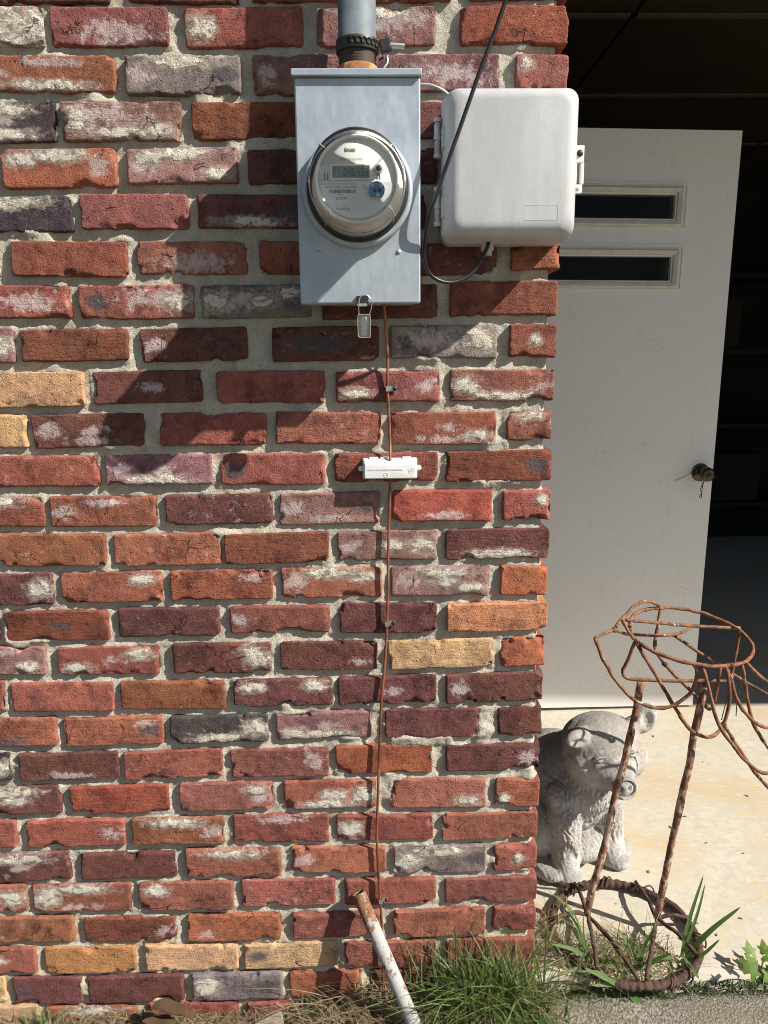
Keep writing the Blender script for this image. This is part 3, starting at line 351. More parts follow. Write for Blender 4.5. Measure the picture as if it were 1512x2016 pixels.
for a in range(5):
    for b in range(4):
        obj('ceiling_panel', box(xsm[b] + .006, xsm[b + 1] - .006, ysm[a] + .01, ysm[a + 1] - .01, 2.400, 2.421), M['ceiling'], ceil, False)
for a in range(1, 5):
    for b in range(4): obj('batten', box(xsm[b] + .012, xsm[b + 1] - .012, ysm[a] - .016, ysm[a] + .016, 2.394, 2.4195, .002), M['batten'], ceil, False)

# ------------------------------------------------------------------ brick wall
wall = thing('brick_wall', 'red brick wall with worn reclaimed bricks, thick sandy mortar and an outside corner', 'brick wall', (-.2, 0, -.06))
MY = .0112                                            # the joints lie this far behind the brick faces
hx = np.linspace(-1.2, .316, 334); hz = np.linspace(-.12, 2.09, 470)
sp = np.concatenate([np.stack([hx, hx * 0 + MY], 1), np.array([[.321, MY + .004], [.324, MY + .014]]), np.stack([np.full(24, .325), np.linspace(.034, .215, 24)], 1)])
nrm = np.concatenate([np.tile([0, -1.], (len(hx), 1)), [[.5, -.86], [.9, -.3]], np.tile([1., 0], (24, 1))])
P = np.zeros((len(sp), len(hz), 3)); P[..., 0] = sp[:, [0]]; P[..., 1] = sp[:, [1]]; P[..., 2] = hz[None, :]
dn = .0036 * fbm(P * 24, 3, 2) + .0030 * fbm(P * 105, 3, 3) + .0024 * np.maximum(0, fbm(P * 260, 2, 4))
# the mortar climbs where it touches a brick
near = np.full(P.shape[:2], 1.)
for (x0, x1, z0, z1, c, bl) in BRICKS:
    i0, i1 = np.searchsorted(sp[:, 0], (x0 - .012, x1 + .012)); j0, j1 = np.searchsorted(hz, (z0 - .012, z1 + .012))
    if i1 <= i0 or j1 <= j0: continue
    x = P[i0:i1, j0:j1, 0]; z = P[i0:i1, j0:j1, 2]; d = np.maximum(np.abs(x - (x0 + x1) / 2) - (x1 - x0) / 2, np.abs(z - (z0 + z1) / 2) - (z1 - z0) / 2)
    near[i0:i1, j0:j1] = np.minimum(near[i0:i1, j0:j1], d)
dn += .006 * np.exp(-np.maximum(near, 0) / .0035) * (.4 + .9 * vnoise(P * 45, 8))
dn -= .014 * sstep(-.003, -.011, near)
smear = sstep(.26, .55, fbm(P * np.array([9, 9, 14.]), 3, 21)); dn += .0092 * smear * sstep(-.010, -.002, near)
P[..., 0] += nrm[:, [0]] * dn; P[..., 1] += nrm[:, [1]] * dn
obj('mortar', gridmesh('mortar', P), M['mortar'], wall)
obj('wall_core', box(-1.2, .316, .04, .21, -.12, 2.09), M['mortar'], wall, False)
CLAY = dict(R=(.250, .083, .060), D=(.125, .048, .042), O=(.285, .10, .060), T=(.50, .32, .18), P=(.25, .125, .12), K=(.055, .045, .048), N=(.17, .056, .035), M=(.25, .092, .074), G=(.20, .16, .155), V=(.32, .105, .052), Y=(.40, .185, .085), C=(.27, .072, .050), B=(.25, .098, .05))
LOC = dict(L=(-.72, 0, .42, .95), R=(.72, 0, .42, .95), T=(0, .62, .95, .55), B=(0, -.62, .95, .5), C=(.1, 0, .45, .6), TL=(-.62, .45, .42, .6), TR=(.62, .45, .42, .6), BL=(-.62, -.45, .42, .6), BR=(.62, -.45, .42, .6), ALL=(0, 0, 2.2, 2.2))
def cluster(h, step, e=(0, .0009, .002, .0035, .0055, .0085)):
    e = np.array(e); n = max(2, int((2 * h - .017) / step)); m = np.linspace(-h + .0085, h - .0085, n + 1)[1:-1]; return np.concatenate([-h + e, m, (h - e)[::-1]])
def brick_mesh(w, h, blobs, seed, right):
    rg = np.random.RandomState(seed)
    u = cluster(w / 2, .0043); v = cluster(h / 2, .0043); U, Vv = np.meshgrid(u, v, indexing='ij'); so = seed * 3.17
    Q = np.stack([U + so, Vv + so * .7, U * 0 + so * .3], -1)
    r = .003 + .004 * rg.rand(); ax, az = np.abs(U), np.abs(Vv); qx = np.maximum(ax - (w / 2 - r), 0); qz = np.maximum(az - (h / 2 - r), 0)
    L = np.hypot(qx, qz) + 1e-9; s = np.where((qx > 0) & (qz > 0), np.minimum(1, r / L), 1.)
    x = np.where(qx > 0, np.sign(U) * (w / 2 - r + qx * s), U); z = np.where(qz > 0, np.sign(Vv) * (h / 2 - r + qz * s), Vv)
    d = np.maximum(0, np.minimum(np.minimum(w / 2 - ax, h / 2 - az), r - np.hypot(qx, qz) * (qx > 0) * (qz > 0) + 1 * ((qx <= 0) | (qz <= 0))))
    wx = np.exp(-(w / 2 - ax) / .006); wz = np.exp(-(h / 2 - az) / .006)
    e1 = fbm(Q * np.array([75, 75, 1]), 4, 31); e2 = fbm(Q * np.array([60, 60, 1]) + 9, 4, 32); rough_ = .0009 + .0024 * rg.rand() ** 2
    x = x - np.sign(U) * wx * rough_ * (e1 + .25); z = z - np.sign(Vv) * wz * rough_ * (e2 + .25)
    x = x + .0015 * (rg.rand() - .5); ang = rad(rg.normal(0, .35)); x, z = x - z * ang, z + x * ang
    z = z + .001 * np.sin(U * 18 + seed)
    y = rg.normal(0, .0012) + (rg.rand() - .5) * .003 * U / (w / 2) + (rg.rand() - .5) * .004 * Vv / (h / 2) + .0012 * fbm(Q * 35, 2, 33) + .0011 * fbm(Q * 150, 3, 34)
    rr = .002 + .0028 * rg.rand(); t = np.clip(d / rr, 0, 1); y = y + rr * (1 - np.sqrt(np.maximum(0, 1 - (1 - t) ** 2)))
    for k in range(rg.randint(3, 8)):                                        # chipped arrises and corners
        side = rg.choice(['b', 'b', 't', 'l', 'r', 'c'])
        if side in 'bt': cx, cz, a, b = (rg.rand() - .5) * w, h / 2 * (-1 if side == 'b' else 1), .006 + .022 * rg.rand(), .004 + .009 * rg.rand()
        elif side == 'c': cx, cz, a, b = w / 2 * rg.choice([-1, 1]), h / 2 * rg.choice([-1, -1, 1]), .008 + .022 * rg.rand() ** 2, .007 + .018 * rg.rand() ** 2
        else: cx, cz, a, b = w / 2 * (-1 if side == 'l' else 1), (rg.rand() - .5) * h, .004 + .006 * rg.rand(), .006 + .016 * rg.rand()
        mk = sstep(0, .45, 1 - np.hypot((U - cx) / a, (Vv - cz) / b) + .55 * fbm(Q * 120 + k, 3, 40 + k)); y = y + (.0025 + .0085 * rg.rand()) * mk
    A = {k: np.full(U.shape, b0) for k, b0 in (('crust', .10 * rg.rand() - .42), ('haze', .55 * rg.rand() - .30), ('char', -.55 + .35 * rg.rand()))}
    for bcode in blobs.split():
        K = dict(c='crust', h='haze', k='char')[bcode[0]]; lo = bcode[1:]
        if lo: cu, cv, ru, rv = LOC[lo]
        else: cu, cv, ru, rv = rg.uniform(-.4, .4), rg.uniform(-.4, .4), 1.2, 1.2
        val = 1.0 - np.hypot((U / (w / 2) - cu) / ru, (Vv / (h / 2) - cv) / rv)
        if lo == 'ALL': val = np.minimum(val, .58 if K == 'crust' else .7)
        if K == 'crust': val = np.minimum(val * 1.1, .75)
        A[K] = np.maximum(A[K], val)
    cm = sstep(.45, .75, A['crust'] + .85 * fbm(Q * 85, 4, 50)); y = y - cm * (.0014 + .0022 * np.abs(fbm(Q * 190, 3, 51)))
    nu, nv = U.shape; V = np.stack([x, y, z], -1).reshape(-1, 3); idx = np.arange(nu * nv).reshape(nu, nv)
    Fc = np.stack([idx[:-1, :-1], idx[1:, :-1], idx[1:, 1:], idx[:-1, 1:]], -1).reshape(-1, 4).tolist()
    ring = list(idx[:, 0]) + list(idx[-1, 1:]) + list(idx[-2::-1, -1]) + list(idx[0, -2:0:-1]); n0 = len(V); nr = len(ring); V2 = []
    for dep in (.012, .034 if not right else right):
        for i in ring: p = V[i]; V2.append((p[0] + (.0006 if dep > .02 else .0003) * vnoise(np.array([p[0] * 200 + so, p[2] * 200, dep * 100]), 3), dep, p[2]))
    V = np.concatenate([V, np.array(V2)])
    for lv in range(2):
        for k in range(nr):
            l = (k + 1) % nr; a = ring[k] if lv == 0 else n0 + k; b = ring[l] if lv == 0 else n0 + l; Fc.append([b, a, n0 + lv * nr + k, n0 + lv * nr + l])
    me = mesh('brick', V, Fc)
    for K, val in A.items():
        at = me.attributes.new(K, 'FLOAT', 'POINT'); full = np.concatenate([val.reshape(-1)] + [val.reshape(-1)[ring]] * 2); at.data.foreach_set('value', full.astype(np.float32))
    return me
for bi, (x0, x1, z0, z1, c, bl) in enumerate(BRICKS):
    right = (.21 if x1 - x0 < .14 else .1) if x1 > .30 else 0
    me = brick_mesh(x1 - x0, z1 - z0, bl, bi + 5, right)
    o = obj('brick', me, M['brick'], wall); sharp(o, 50); o.location = ((x0 + x1) / 2, 0, (z0 + z1) / 2)
    rg = random.Random(bi * 7 + 1); k = rg.uniform(.82, 1.10); cc = CLAY[c]; o.color = (cc[0] * k, cc[1] * k * rg.uniform(.92, 1.1), cc[2] * k * rg.uniform(.9, 1.12), 1)

# ------------------------------------------------------------------ door
dr = thing('door', 'cream white garage door standing open, scuffed, with two narrow windows', 'door', (.385, 1.245, .01))
DX0, DX1, DZ0, DZ1, DY = .385, 1.205, .012, 2.013, 1.245
wx0, wx1 = .50, 1.0005
W1, W2 = (1.739, 1.815), (1.5425, 1.620)
zc = [DZ0, W2[0], W2[1], W1[0], W1[1], DZ1]
mb = MB()
for i in range(5):
    if i in (1, 3):
        mb.add(*boxVF(DX0, wx0, DY, DY + .044, zc[i], zc[i + 1])); mb.add(*boxVF(wx1, DX1, DY, DY + .044, zc[i], zc[i + 1]))
    else: mb.add(*boxVF(DX0, DX1, DY, DY + .044, zc[i], zc[i + 1]))
bm = bmesh.new(); bm.from_mesh(mb.mesh()); bmesh.ops.remove_doubles(bm, verts=bm.verts, dist=1e-5)
seen = {}
for f in bm.faces: seen.setdefault(tuple(sorted(v.index for v in f.verts)), []).append(f)
bmesh.ops.delete(bm, geom=[f for l in seen.values() if len(l) > 1 for f in l], context='FACES'); me = bpy.data.meshes.new('panel'); bm.to_mesh(me); bm.free()
obj('door_panel', me, M['door'], dr, False)
for (a, b) in (W1, W2):
    w = obj('window', loft([(DY + .001, wx0 - .024, wx1 + .024, a - .026, b + .024, .002), (DY - .006, wx0 - .024, wx1 + .024, a - .026, b + .024, .002), (DY - .010, wx0 - .018, wx1 + .018, a - .018, b + .018, .002), (DY - .006, wx0 - .006, wx1 + .006, a - .006, b + .006, .001), (DY + .012, wx0, wx1, a, b, .0005)], 1, False), M['frame'], dr, False)
    obj('pane', box(wx0 + .001, wx1 - .001, DY + .016, DY + .020, a + .001, b - .001), M['pane'], w, False)
    obj('trim_line', loft([(DY + .001, wx0 - .046, wx1 + .040, a - .030, b + .036, .002), (DY - .0035, wx0 - .046, wx1 + .040, a - .030, b + .036, .002), (DY - .0035, wx0 - .040, wx1 + .034, a - .0265, b + .030, .002), (DY + .001, wx0 - .0395, wx1 + .0335, a - .0262, b + .0295, .002)], 1, False), M['door'], w, False)
kx, kz = 1.160, .9
dr.rotation_euler = (0, rad(.7), rad(1.5)); dr.location.z = .016
kn = obj('door_knob', lathe([(.0, -.068), (.016, -.068), (.0235, -.063), (.0255, -.052), (.024, -.040), (.014, -.033), (.0125, -.018), (.02, -.013), (.030, -.008), (.0325, .001)], 28, 'y', (kx, DY, kz)), M['knob'], dr)
obj('keyhole', lathe([(.0, -.0705), (.006, -.0700), (.0075, -.066)], 16, 'y', (kx, DY, kz)), M['dark'], kn)
tag(obj('string', tube([(kx - .085, DY + .004, kz - .035), (kx - .04, DY - .003, kz - .012), (kx - .01, DY - .005, kz + .02), (kx + .02, DY - .005, kz + .01), (kx + .045, DY - .001, kz + .004)], .0013, 5, 5), M['straw']), 'thin dry string tied around the door knob', 'string')
tag(obj('chain', tube([(kx + .004, DY - .005, kz - .024), (kx + .009, DY - .005, kz - .05), (kx + .003, DY - .0052, kz - .066), (kx + .010, DY - .005, kz - .078), (kx + .002, DY - .005, kz - .09), (kx + .009, DY - .005, kz - .096), (kx + .010, DY - .005, kz - .06), (kx + .016, DY - .005, kz - .024)], .0013, 5, 5), M['dark']), 'small tangled chain hanging below the door knob', 'chain')

# dim things at the back of the garage
sh = thing('shelf_rack', 'dark shelf rack standing at the back of the dim garage', 'shelf', (2.35, 3.6, 0))
for z in (.35, .85, 1.30, 1.75): obj('shelf', box(1.75, 3.2, 3.35, 3.85, z, z + .025), M['walldark'], sh, False)
for x in (1.76, 3.16): obj('post', box(x, x + .04, 3.34, 3.38, 0, 1.95), M['walldark'], sh, False)
for x, z, w_, h_, l, m_ in ((2.05, .876, .30, .26, 'plain cardboard box on the middle shelf of the rack in the garage', 'cardboard'), (2.12, 1.326, .36, .3, 'wide cardboard box on the upper shelf of the rack in the garage', 'cardboard'), (2.30, .376, .4, .3, 'dark bin on the lowest shelf of the rack in the garage', 'walldark')):
    t = thing('storage_box', l, 'box', (x, 3.55, z)); obj('box_body', box(x - w_ / 2, x + w_ / 2, 3.42, 3.7, z, z + h_, .004), M[m_], t, False); obj('lid', box(x - w_ / 2 - .005, x + w_ / 2 + .005, 3.415, 3.705, z + h_ - .03, z + h_ + .004), M[m_], t, False)
    if z > .8 and z < 1: obj('paper_label', box(x + .0, x + .13, 3.4185, 3.4195, z + .12, z + .17), M['wplas'], t, False)

# ------------------------------------------------------------------ conduit, meter box, meter
cxx, cyy = -.0085, -.062
cp = thing('conduit_pipe', 'grey plastic conduit pipe with hose clamp rising above the meter box', 'pipe', (cxx, cyy, 1.72))
obj('pipe', lathe([(.0, 2.3), (.0295, 2.3), (.0300, 1.775), (.0318, 1.7735), (.0318, 1.770), (.028, 1.7695)], 40, 'z', (cxx, cyy, 0)), M['pvc'], cp)
pr = [(.0295, 1.771)]
for k in range(5): z = 1.769 - k * .0042; pr += [(.0300, z), (.0275, z - .0021)]
obj('thread', lathe(pr + [(.03, 1.747), (.0315, 1.745)], 40, 'z', (cxx, cyy, 0)), plain('dark_thread', (.05, .028, .02), .7), cp)
obj('nipple', lathe([(.0295, 1.7475), (.0318, 1.746), (.0318, 1.722)], 40, 'z', (cxx, cyy, 0)), M['nipple'], cp)
band = obj('clamp_band', lathe([(.0308, 1.784), (.0334, 1.784), (.0338, 1.783), (.0338, 1.768), (.0334, 1.767), (.0308, 1.767)], 48, 'z', (cxx, cyy, 0)), M['dark'], cp); band.matrix_parent_inverse = Matrix.Translation((-cp.location.x, -cp.location.y, -cp.location.z)); sharp(band)
hv = plain('hole_shadow_metal', (.012, .011, .010), .8)
for k in range(7):
    a = rad(248 + k * 13.5); V, Fc = latheVF([(.0, .0), (.0042, .0), (.0046, -.0012)], 14, 'y')
    R_ = Matrix.Translation((cxx + .0345 * math.cos(a), cyy + .0345 * math.sin(a), 1.7755)) @ Matrix.Rotation(a + rad(90), 4, 'Z')
    obj('hole', mesh('hole', [R_ @ Vector(v) for v in V], Fc), hv, band)
V, Fc = boxVF(-.004, .013, -.006, .006, -.009, .009, .002); R_ = Matrix.Translation((cxx + .040, cyy - .010, 1.7745)) @ Matrix.Rotation(rad(-12), 4, 'Y')
obj('clamp_housing', mesh('b', [R_ @ Vector(v) for v in V], Fc), M['dark'], cp, False)
obj('clamp_screw', tube([(cxx + .05, cyy - .012, 1.775), (cxx + .064, cyy - .013, 1.774), (cxx + .0645, cyy - .013, 1.774), (cxx + .074, cyy - .013, 1.773)], [.0042] * 16, 8, 5), M['chip'], cp, False)
tag(obj('tie_wire', tube([(cxx + .046, cyy - .008, 1.763), (cxx + .047, cyy - .010, 1.751), (cxx + .040, cyy - .012, 1.740), (cxx + .040, cyy - .008, 1.726)], .0022, 6), M['steel']), 'short loose grey wire end beside the hose clamp on the conduit', 'wire')

mbx = thing('meter_box', 'pale galvanised steel meter box mounted on the brick wall', 'meter box', (-.009, .0, 1.381))
bx0, bx1, bz0, bz1, BY = -.1055, .0878, 1.3818, 1.7165, -.115
obj('housing', loft([(.013, bx0 + .006, bx1 - .006, bz0 + .004, bz1, .002), (-.105, bx0 + .006, bx1 - .006, bz0 + .004, bz1, .002)], 2), M['galv'], mbx, False)
obj('cover', loft([(-.088, bx0, bx1, bz0, bz1, .003), (BY + .003, bx0, bx1, bz0, bz1, .003), (BY + .0008, bx0 + .0008, bx1 - .0008, bz0 + .0008, bz1 - .0008, .003), (BY, bx0 + .0025, bx1 - .0025, bz0 + .0025, bz1 - .0025, .003)], 3), M['galv'], mbx, False)
obj('top_flange', loft([(.012, bx0 - .004, bx1 + .0015, 1.7165, 1.7275, .001), (-.117, bx0 - .004, bx1 + .0015, 1.7165, 1.7275, .001), (-.1215, bx0 - .004, bx1 + .0015, 1.7165, 1.7265, .002), (-.1225, bx0 - .003, bx1 + .0005, 1.7175, 1.725, .002)], 3), M['galv'], mbx, False)
for x, z in ((-.0735, 1.4605), (.0528, 1.4610)): obj('rivet', lathe([(.0, -.0024), (.0022, -.0020), (.0040, -.0006), (.0046, .001)], 16, 'y', (x, BY, z)), M['galv'], mbx)
la = obj('latch', loft([(BY + .004, -.016, .004, 1.3815, 1.3935, .002), (BY - .0035, -.016, .004, 1.3815, 1.3935, .002)], 2), M['dark'], mbx, False)
obj('latch_tongue', loft([(BY - .001, -.0145, .002, 1.3770, 1.3815, .002), (BY - .008, -.0145, .002, 1.3772, 1.3815, .002)], 2), M['steel'], la, False)
# raised collar the meter is locked into
mcx, mcz = -.0108, 1.5525
obj('meter_collar', lathe([(.0865, .001), (.0865, -.006), (.0855, -.0115), (.083, -.0140), (.079, -.0145), (.077, -.012), (.077, .0)], 72, 'y', (mcx, BY, mcz)), M['galv'], mbx)

mt = thing('electric_meter', 'round electric meter with clear cover and digital display on the galvanised box', 'electric meter', (mcx, BY, mcz))
obj('gasket', lathe([(.0775, -.010), (.0785, -.0165), (.077, -.0195), (.072, -.020), (.070, -.012)], 64, 'y', (mcx, BY, mcz)), M['gasket'], mt)
obj('inner_body', lathe([(.0705, -.012), (.0695, -.030), (.0655, -.040), (.0625, -.075), (.0615, -.0835), (.0585, -.0845), (.0570, -.0795)], 72, 'y', (mcx, BY, mcz)), M['meterbody'], mt)
DF = BY - .0800                                          # the dial's plane
face = obj('faceplate', lathe([(.0, 0), (.0585, 0), (.0585, .006)], 64, 'y', (mcx, DF, mcz)), M['face'], mt)
fx, fz = mcx, mcz
def fbox(name, x0, x1, z0, z1, t, mat, par=face, b=0): return obj(name, box(fx + x0, fx + x1, DF - t, DF - .0002, fz + z0, fz + z1, b), mat, par, False)
V = [(fx, DF - .0006, fz - .0035)]; n_ = 40; half = []
for k in range(n_ + 1):
    a = math.pi + math.pi * k / n_; half.append((fx + .0535 * math.cos(a), DF - .0006, fz - .0035 + .0535 * math.sin(a) * .94))
obj('label_sheet', mesh('half', half, [tuple(range(len(half)))]), M['face2'], face, False)
lcd = fbox('display', -.0365, .0185, .0015, .0185, .0012, M['lcd'])
fr = MB()
for q in ((-.0385, .0205, .0185, .0203), (-.0385, .0205, -.0003, .0015), (-.0385, -.0365, .0015, .0185), (.0185, .0205, .0015, .0185)): fr.add(*boxVF(fx + q[0], fx + q[1], DF - .0024, DF - .0002, fz + q[2], fz + q[3]))
obj('display_frame', fr.mesh(), M['meterbody'], face, False)
SEG = dict(zip('0123456789', ('abcdef', 'bc', 'abged', 'abgcd', 'fgbc', 'afgcd', 'afgedc', 'abc', 'abcdefg', 'abfgcd')))
def digit(ch, x, z, w, h, mb, t=.0014):
    sg = dict(a=(x, x + w, z + h - t, z + h), d=(x, x + w, z, z + t), g=(x, x + w, z + h / 2 - t / 2, z + h / 2 + t / 2), f=(x, x + t, z + h / 2, z + h), e=(x, x + t, z, z + h / 2), b=(x + w - t, x + w, z + h / 2, z + h), c=(x + w - t, x + w, z, z + h / 2))
    for s_ in SEG[ch]: a, b, c, d = sg[s_]; mb.add([(a, DF - .0016, c), (b, DF - .0016, c), (b, DF - .0016, d), (a, DF - .0016, d)], [(0, 1, 2, 3)])
mb = MB()
for k, ch in enumerate('01'): digit(ch, fx - .0345 + k * .0052, fz + .0085, .0034, .0065, mb, .0007)
digit('0', fx - .0195, fz + .0045, .0046, .0105, mb)
for k, ch in enumerate('46433'): digit(ch, fx - .0128 + k * .0060, fz + .0045, .0046, .0105, mb)
mb.add(*boxVF(fx - .0235, fx - .0215, DF - .0017, DF - .0014, fz + .0042, fz + .0054))
obj('digits', mb.mesh(), plain('lcd_segments', (.02, .035, .04), .5), lcd, False)
text('lettering', 'Itron', .0075, M['steel'], face, fx - .0165, DF - .0009, fz + .0392, 'LEFT', .0004)
text('lettering', 'NETWORK ELECTRICITY METER', .0026, M['ink'], face, fx - .008, DF - .0007, fz + .0272, 'CENTER', 0, .9); text('lettering', 'CENTRON', .0018, M['ink'], face, fx - .007, DF - .0007, fz + .0243, 'CENTER'); text('lettering', '120V    240V    60Hz', .0018, M['ink'], face, fx - .008, DF - .0007, fz + .0215, 'CENTER')
text('lettering', 'CL200 240V 3W TYPE C1SR 30TA 1.0 Kh', .0030, M['ink'], face, fx - .053, DF - .0009, fz - .0072, 'LEFT', 0, 1.0)
text('lettering', 'DUKE ENERGY 37MA1479694', .0036, M['ink'], face, fx - .0465, DF - .0009, fz - .0118, 'LEFT', 0, 1.0)
mb = MB(); rg = random.Random(4); x = -.041
while x < -.003: w = rg.choice((.0004, .0006, .001)); mb.add([(fx + x, DF - .0009, fz - .0190), (fx + x + w, DF - .0009, fz - .0190), (fx + x + w, DF - .0009, fz - .0140), (fx + x, DF - .0009, fz - .0140)], [(0, 1, 2, 3)]); x += w + rg.choice((.0004, .0006, .0008))
obj('bar_code', mb.mesh(), M['ink'], face, False)
text('lettering', '1479694', .0022, M['ink'], face, fx - .030, DF - .0009, fz - .0217); text('lettering', '339 370 961', .0046, M['ink'], face, fx - .0315, DF - .0009, fz - .0277, 'LEFT', 0, .72)
text('lettering', 'CENTRON', .0020, M['ink'], face, fx - .0245, DF - .0009, fz - .0375); text('lettering', 'OpenWay', .0052, M['ink'], face, fx - .032, DF - .0009, fz - .0425); text('lettering', 'by Itron', .0022, M['ink'], face, fx - .018, DF - .0009, fz - .0455)
for k, s_ in enumerate(('FM 2S', 'W 200', '60 Hz')): text('lettering', s_, .0024, M['ink'], face, fx + .0075, DF - .0009, fz - .0085 - k * .0032)
for sx in (-.0475, -.0435): fbox('slot', sx - .0006, sx + .0006, -.001, .0085, .0008, M['ink'])
obj('sensor_light', lathe([(.0, -.002), (.0018, -.0016), (.0024, .0)], 14, 'y', (fx - .0455, DF, fz + .0105)), M['chip'], face)
po = obj('optical_port', lathe([(.0042, -.0060), (.0056, -.0062), (.0064, -.0050), (.0066, 0)], 26, 'y', (fx + .0318, DF, fz + .0140)), M['chip'], face)
obj('port_lens', lathe([(.0, -.0066), (.003, -.0064), (.0043, -.0055), (.0045, 0)], 22, 'y', (fx + .0318, DF, fz + .0140)), M['black'], po)
for sx in (.0300, .0336): fbox('slot', sx - .0005, sx + .0005, .0005, .0070, .0008, M['ink'])
# blue lock plate standing on the dial
pts = [(.0118 * math.cos(a), .0118 * math.sin(a)) for a in np.linspace(rad(-42), rad(222), 28)]
lx, lz = fx + .0285, fz - .0165; V = []
for y_, s_ in ((DF, 1), (DF - .011, 1), (DF - .012, .94)): V += [(lx + px * s_, y_, lz + pz * s_) for px, pz in pts]
m_ = len(pts); Fc = [(i * m_ + k, (i + 1) * m_ + k, (i + 1) * m_ + (k + 1) % m_, i * m_ + (k + 1) % m_) for i in range(2) for k in range(m_)] + [tuple(2 * m_ + k for k in range(m_))]
lk = obj('lock_plate', mesh('lock', V, Fc), M['lblue'], mt, False)
for px, pz, mm in ((-.0062, .0058, 'chip'), (.0062, .0058, 'chip'), (-.0032, -.0012, 'dark'), (.0042, -.0008, 'dark'), (.001, -.0068, 'steel')):
    obj('lock_screw', lathe([(.0, -.0132), (.0019, -.0132), (.0026, -.0126), (.0028, -.0118)], 16, 'y', (lx + px, DF, lz + pz)), M[mm], lk)
cov = obj('clear_cover', lathe([(.0735, -.0205), (.0735, -.026), (.0722, -.030), (.0716, -.052), (.0705, -.062), (.0722, -.0645), (.0722, -.0685), (.0700, -.071), (.0692, -.090), (.0680, -.0955), (.0650, -.0985), (.0600, -.0995), (.0575, -.0975), (.0555, -.0955), (.0, -.0955)], 80, 'y', (mcx, BY, mcz)), M['cover'], mt)
for a in (40, 140, 228, 318):
    c_, s_ = math.cos(rad(a)), math.sin(rad(a)); obj('cover_rib', tube([(mcx + r_ * c_, BY + y_, mcz + r_ * s_) for r_, y_ in ((.0738, -.022), (.0728, -.045), (.0728, -.066), (.0704, -.085), (.068, -.0965), (.060, -.1003))], .0011, 6, 4), m_glass('rib_plastic', .08, (1, 1, 1), .5), cov)

st = thing('seal_tag', 'clear plastic seal tag hanging from the meter box latch', 'seal', (-.004, BY - .006, 1.33))
obj('wire_loop', tube([(-.0115, BY - .006, 1.3630), (-.0120, BY - .010, 1.376), (-.009, BY - .011, 1.391), (.001, BY - .011, 1.394), (.0085, BY - .010, 1.386), (.0085, BY - .008, 1.376), (.0050, BY - .006, 1.3632)], .0009, 6, 6), M['steel'], st)
tb = obj('tag_body', loft([(BY - .0035, -.0140, .0065, 1.328, 1.3645, .004), (BY - .0095, -.0140, .0065, 1.328, 1.3645, .004)], 4, True, True), m_glass('tag_plastic', .06, (.85, .88, .9), .10), st, False)
obj('tag_insert', loft([(BY - .005, -.0085, .0010, 1.331, 1.361, .003), (BY - .0080, -.0075, .0000, 1.332, 1.360, .003)], 3), M['wplas'], tb, False)
rm = obj('tag_rim', tube([(-.0136, BY - .0098, 1.3315), (-.0136, BY - .0098, 1.361), (-.0105, BY - .0098, 1.364), (.0030, BY - .0098, 1.364), (.0061, BY - .0098, 1.361), (.0061, BY - .0098, 1.3315), (.0030, BY - .0098, 1.3285), (-.0105, BY - .0098, 1.3285)], .0005, 5, 4, True), M['chip'], tb)

# ------------------------------------------------------------------ grey plastic utility box
ub = thing('utility_box', 'weathered pale grey plastic utility box with rounded lid beside the meter', 'utility box', (.23, 0, 1.47))
ux0, ux1, uz0, uz1 = .1275, .3405, 1.4830, 1.7080
obj('base', loft([(.012, ux0 + .004, ux1 - .004, uz0 + .001, uz1 - .002, .016), (-.052, ux0 - .001, ux1 + .001, uz0 - .002, uz1 + .001, .018), (-.056, ux0 - .002, ux1 + .001, uz0 - .002, uz1 + .001, .018)], 6), M['plastic'], ub)
q = [(-.0575, .0, .018), (-.085, .003, .018), (-.097, .0055, .018), (-.1035, .009, .018), (-.1075, .0135, .017), (-.1100, .0195, .016), (-.1108, .026, .014)]
lid = obj('lid', loft([(y_, ux0 - .002 + d_, ux1 + .002 - d_, uz0 - .002 + d_ * 1.05, uz1 + .002 - d_ * .8, r_) for y_, d_, r_ in q], 8), M['plastic'], ub)
rc = MB(); a0, a1, c0, c1 = .2535, .3065, 1.5090, 1.5310
for (x0, x1, z0, z1) in ((a0, a1, c1, c1 + .0006), (a0, a1, c0 - .0006, c0), (a0 - .0006, a0, c0 - .0006, c1 + .0006), (a1, a1 + .0006, c0 - .0006, c1 + .0006)): rc.add(*boxVF(x0, x1, -.11105, -.1100, z0, z1))
obj('label_outline', rc.mesh(), M['plastic'], lid, False)
for z in (1.643, 1.538):
    h = obj('hinge', lathe([(.0, -.028), (.0042, -.028), (.0042, .028), (.0, .028)], 12, 'z', (ux0 - .0085, -.062, z)), M['plastic'], ub)
    for k in (-.027, .0, .027): obj('knuckle', lathe([(.0, -.0028), (.0062, -.0028), (.0062, .0028), (.0, .0028)], 12, 'z', (ux0 - .0085, -.062, z + k)), M['plastic'], h, False)
    obj('hinge_leaf', loft([(-.045, ux0 - .0125, ux0 + .004, z - .024, z - .002, .001), (-.059, ux0 - .0125, ux0 + .004, z - .024, z - .002, .001)], 1), M['plastic'], h, False)
    obj('hinge_leaf', loft([(-.045, ux0 - .0125, ux0 + .004, z + .002, z + .024, .001), (-.059, ux0 - .0125, ux0 + .004, z + .002, z + .024, .001)], 1), M['plastic'], h, False)
    obj('lug', box(ux0 - .003, ux0 + .006, -.086, -.060, z - .020, z + .012, .002), M['plastic'], ub, False)
lt = MB(); y0, y1 = -.078, -.068
for q_ in ((.3375, .3545, 1.6015, 1.6275), (.3495, .3550, 1.5685, 1.6015), (.3375, .3435, 1.5685, 1.6015), (.3375, .3530, 1.5550, 1.5685)): lt.add(*boxVF(q_[0], q_[1], y0, y1, q_[2], q_[3], .0018))
ltc = obj('latch', lt.mesh(), M['wplas'], ub, False)
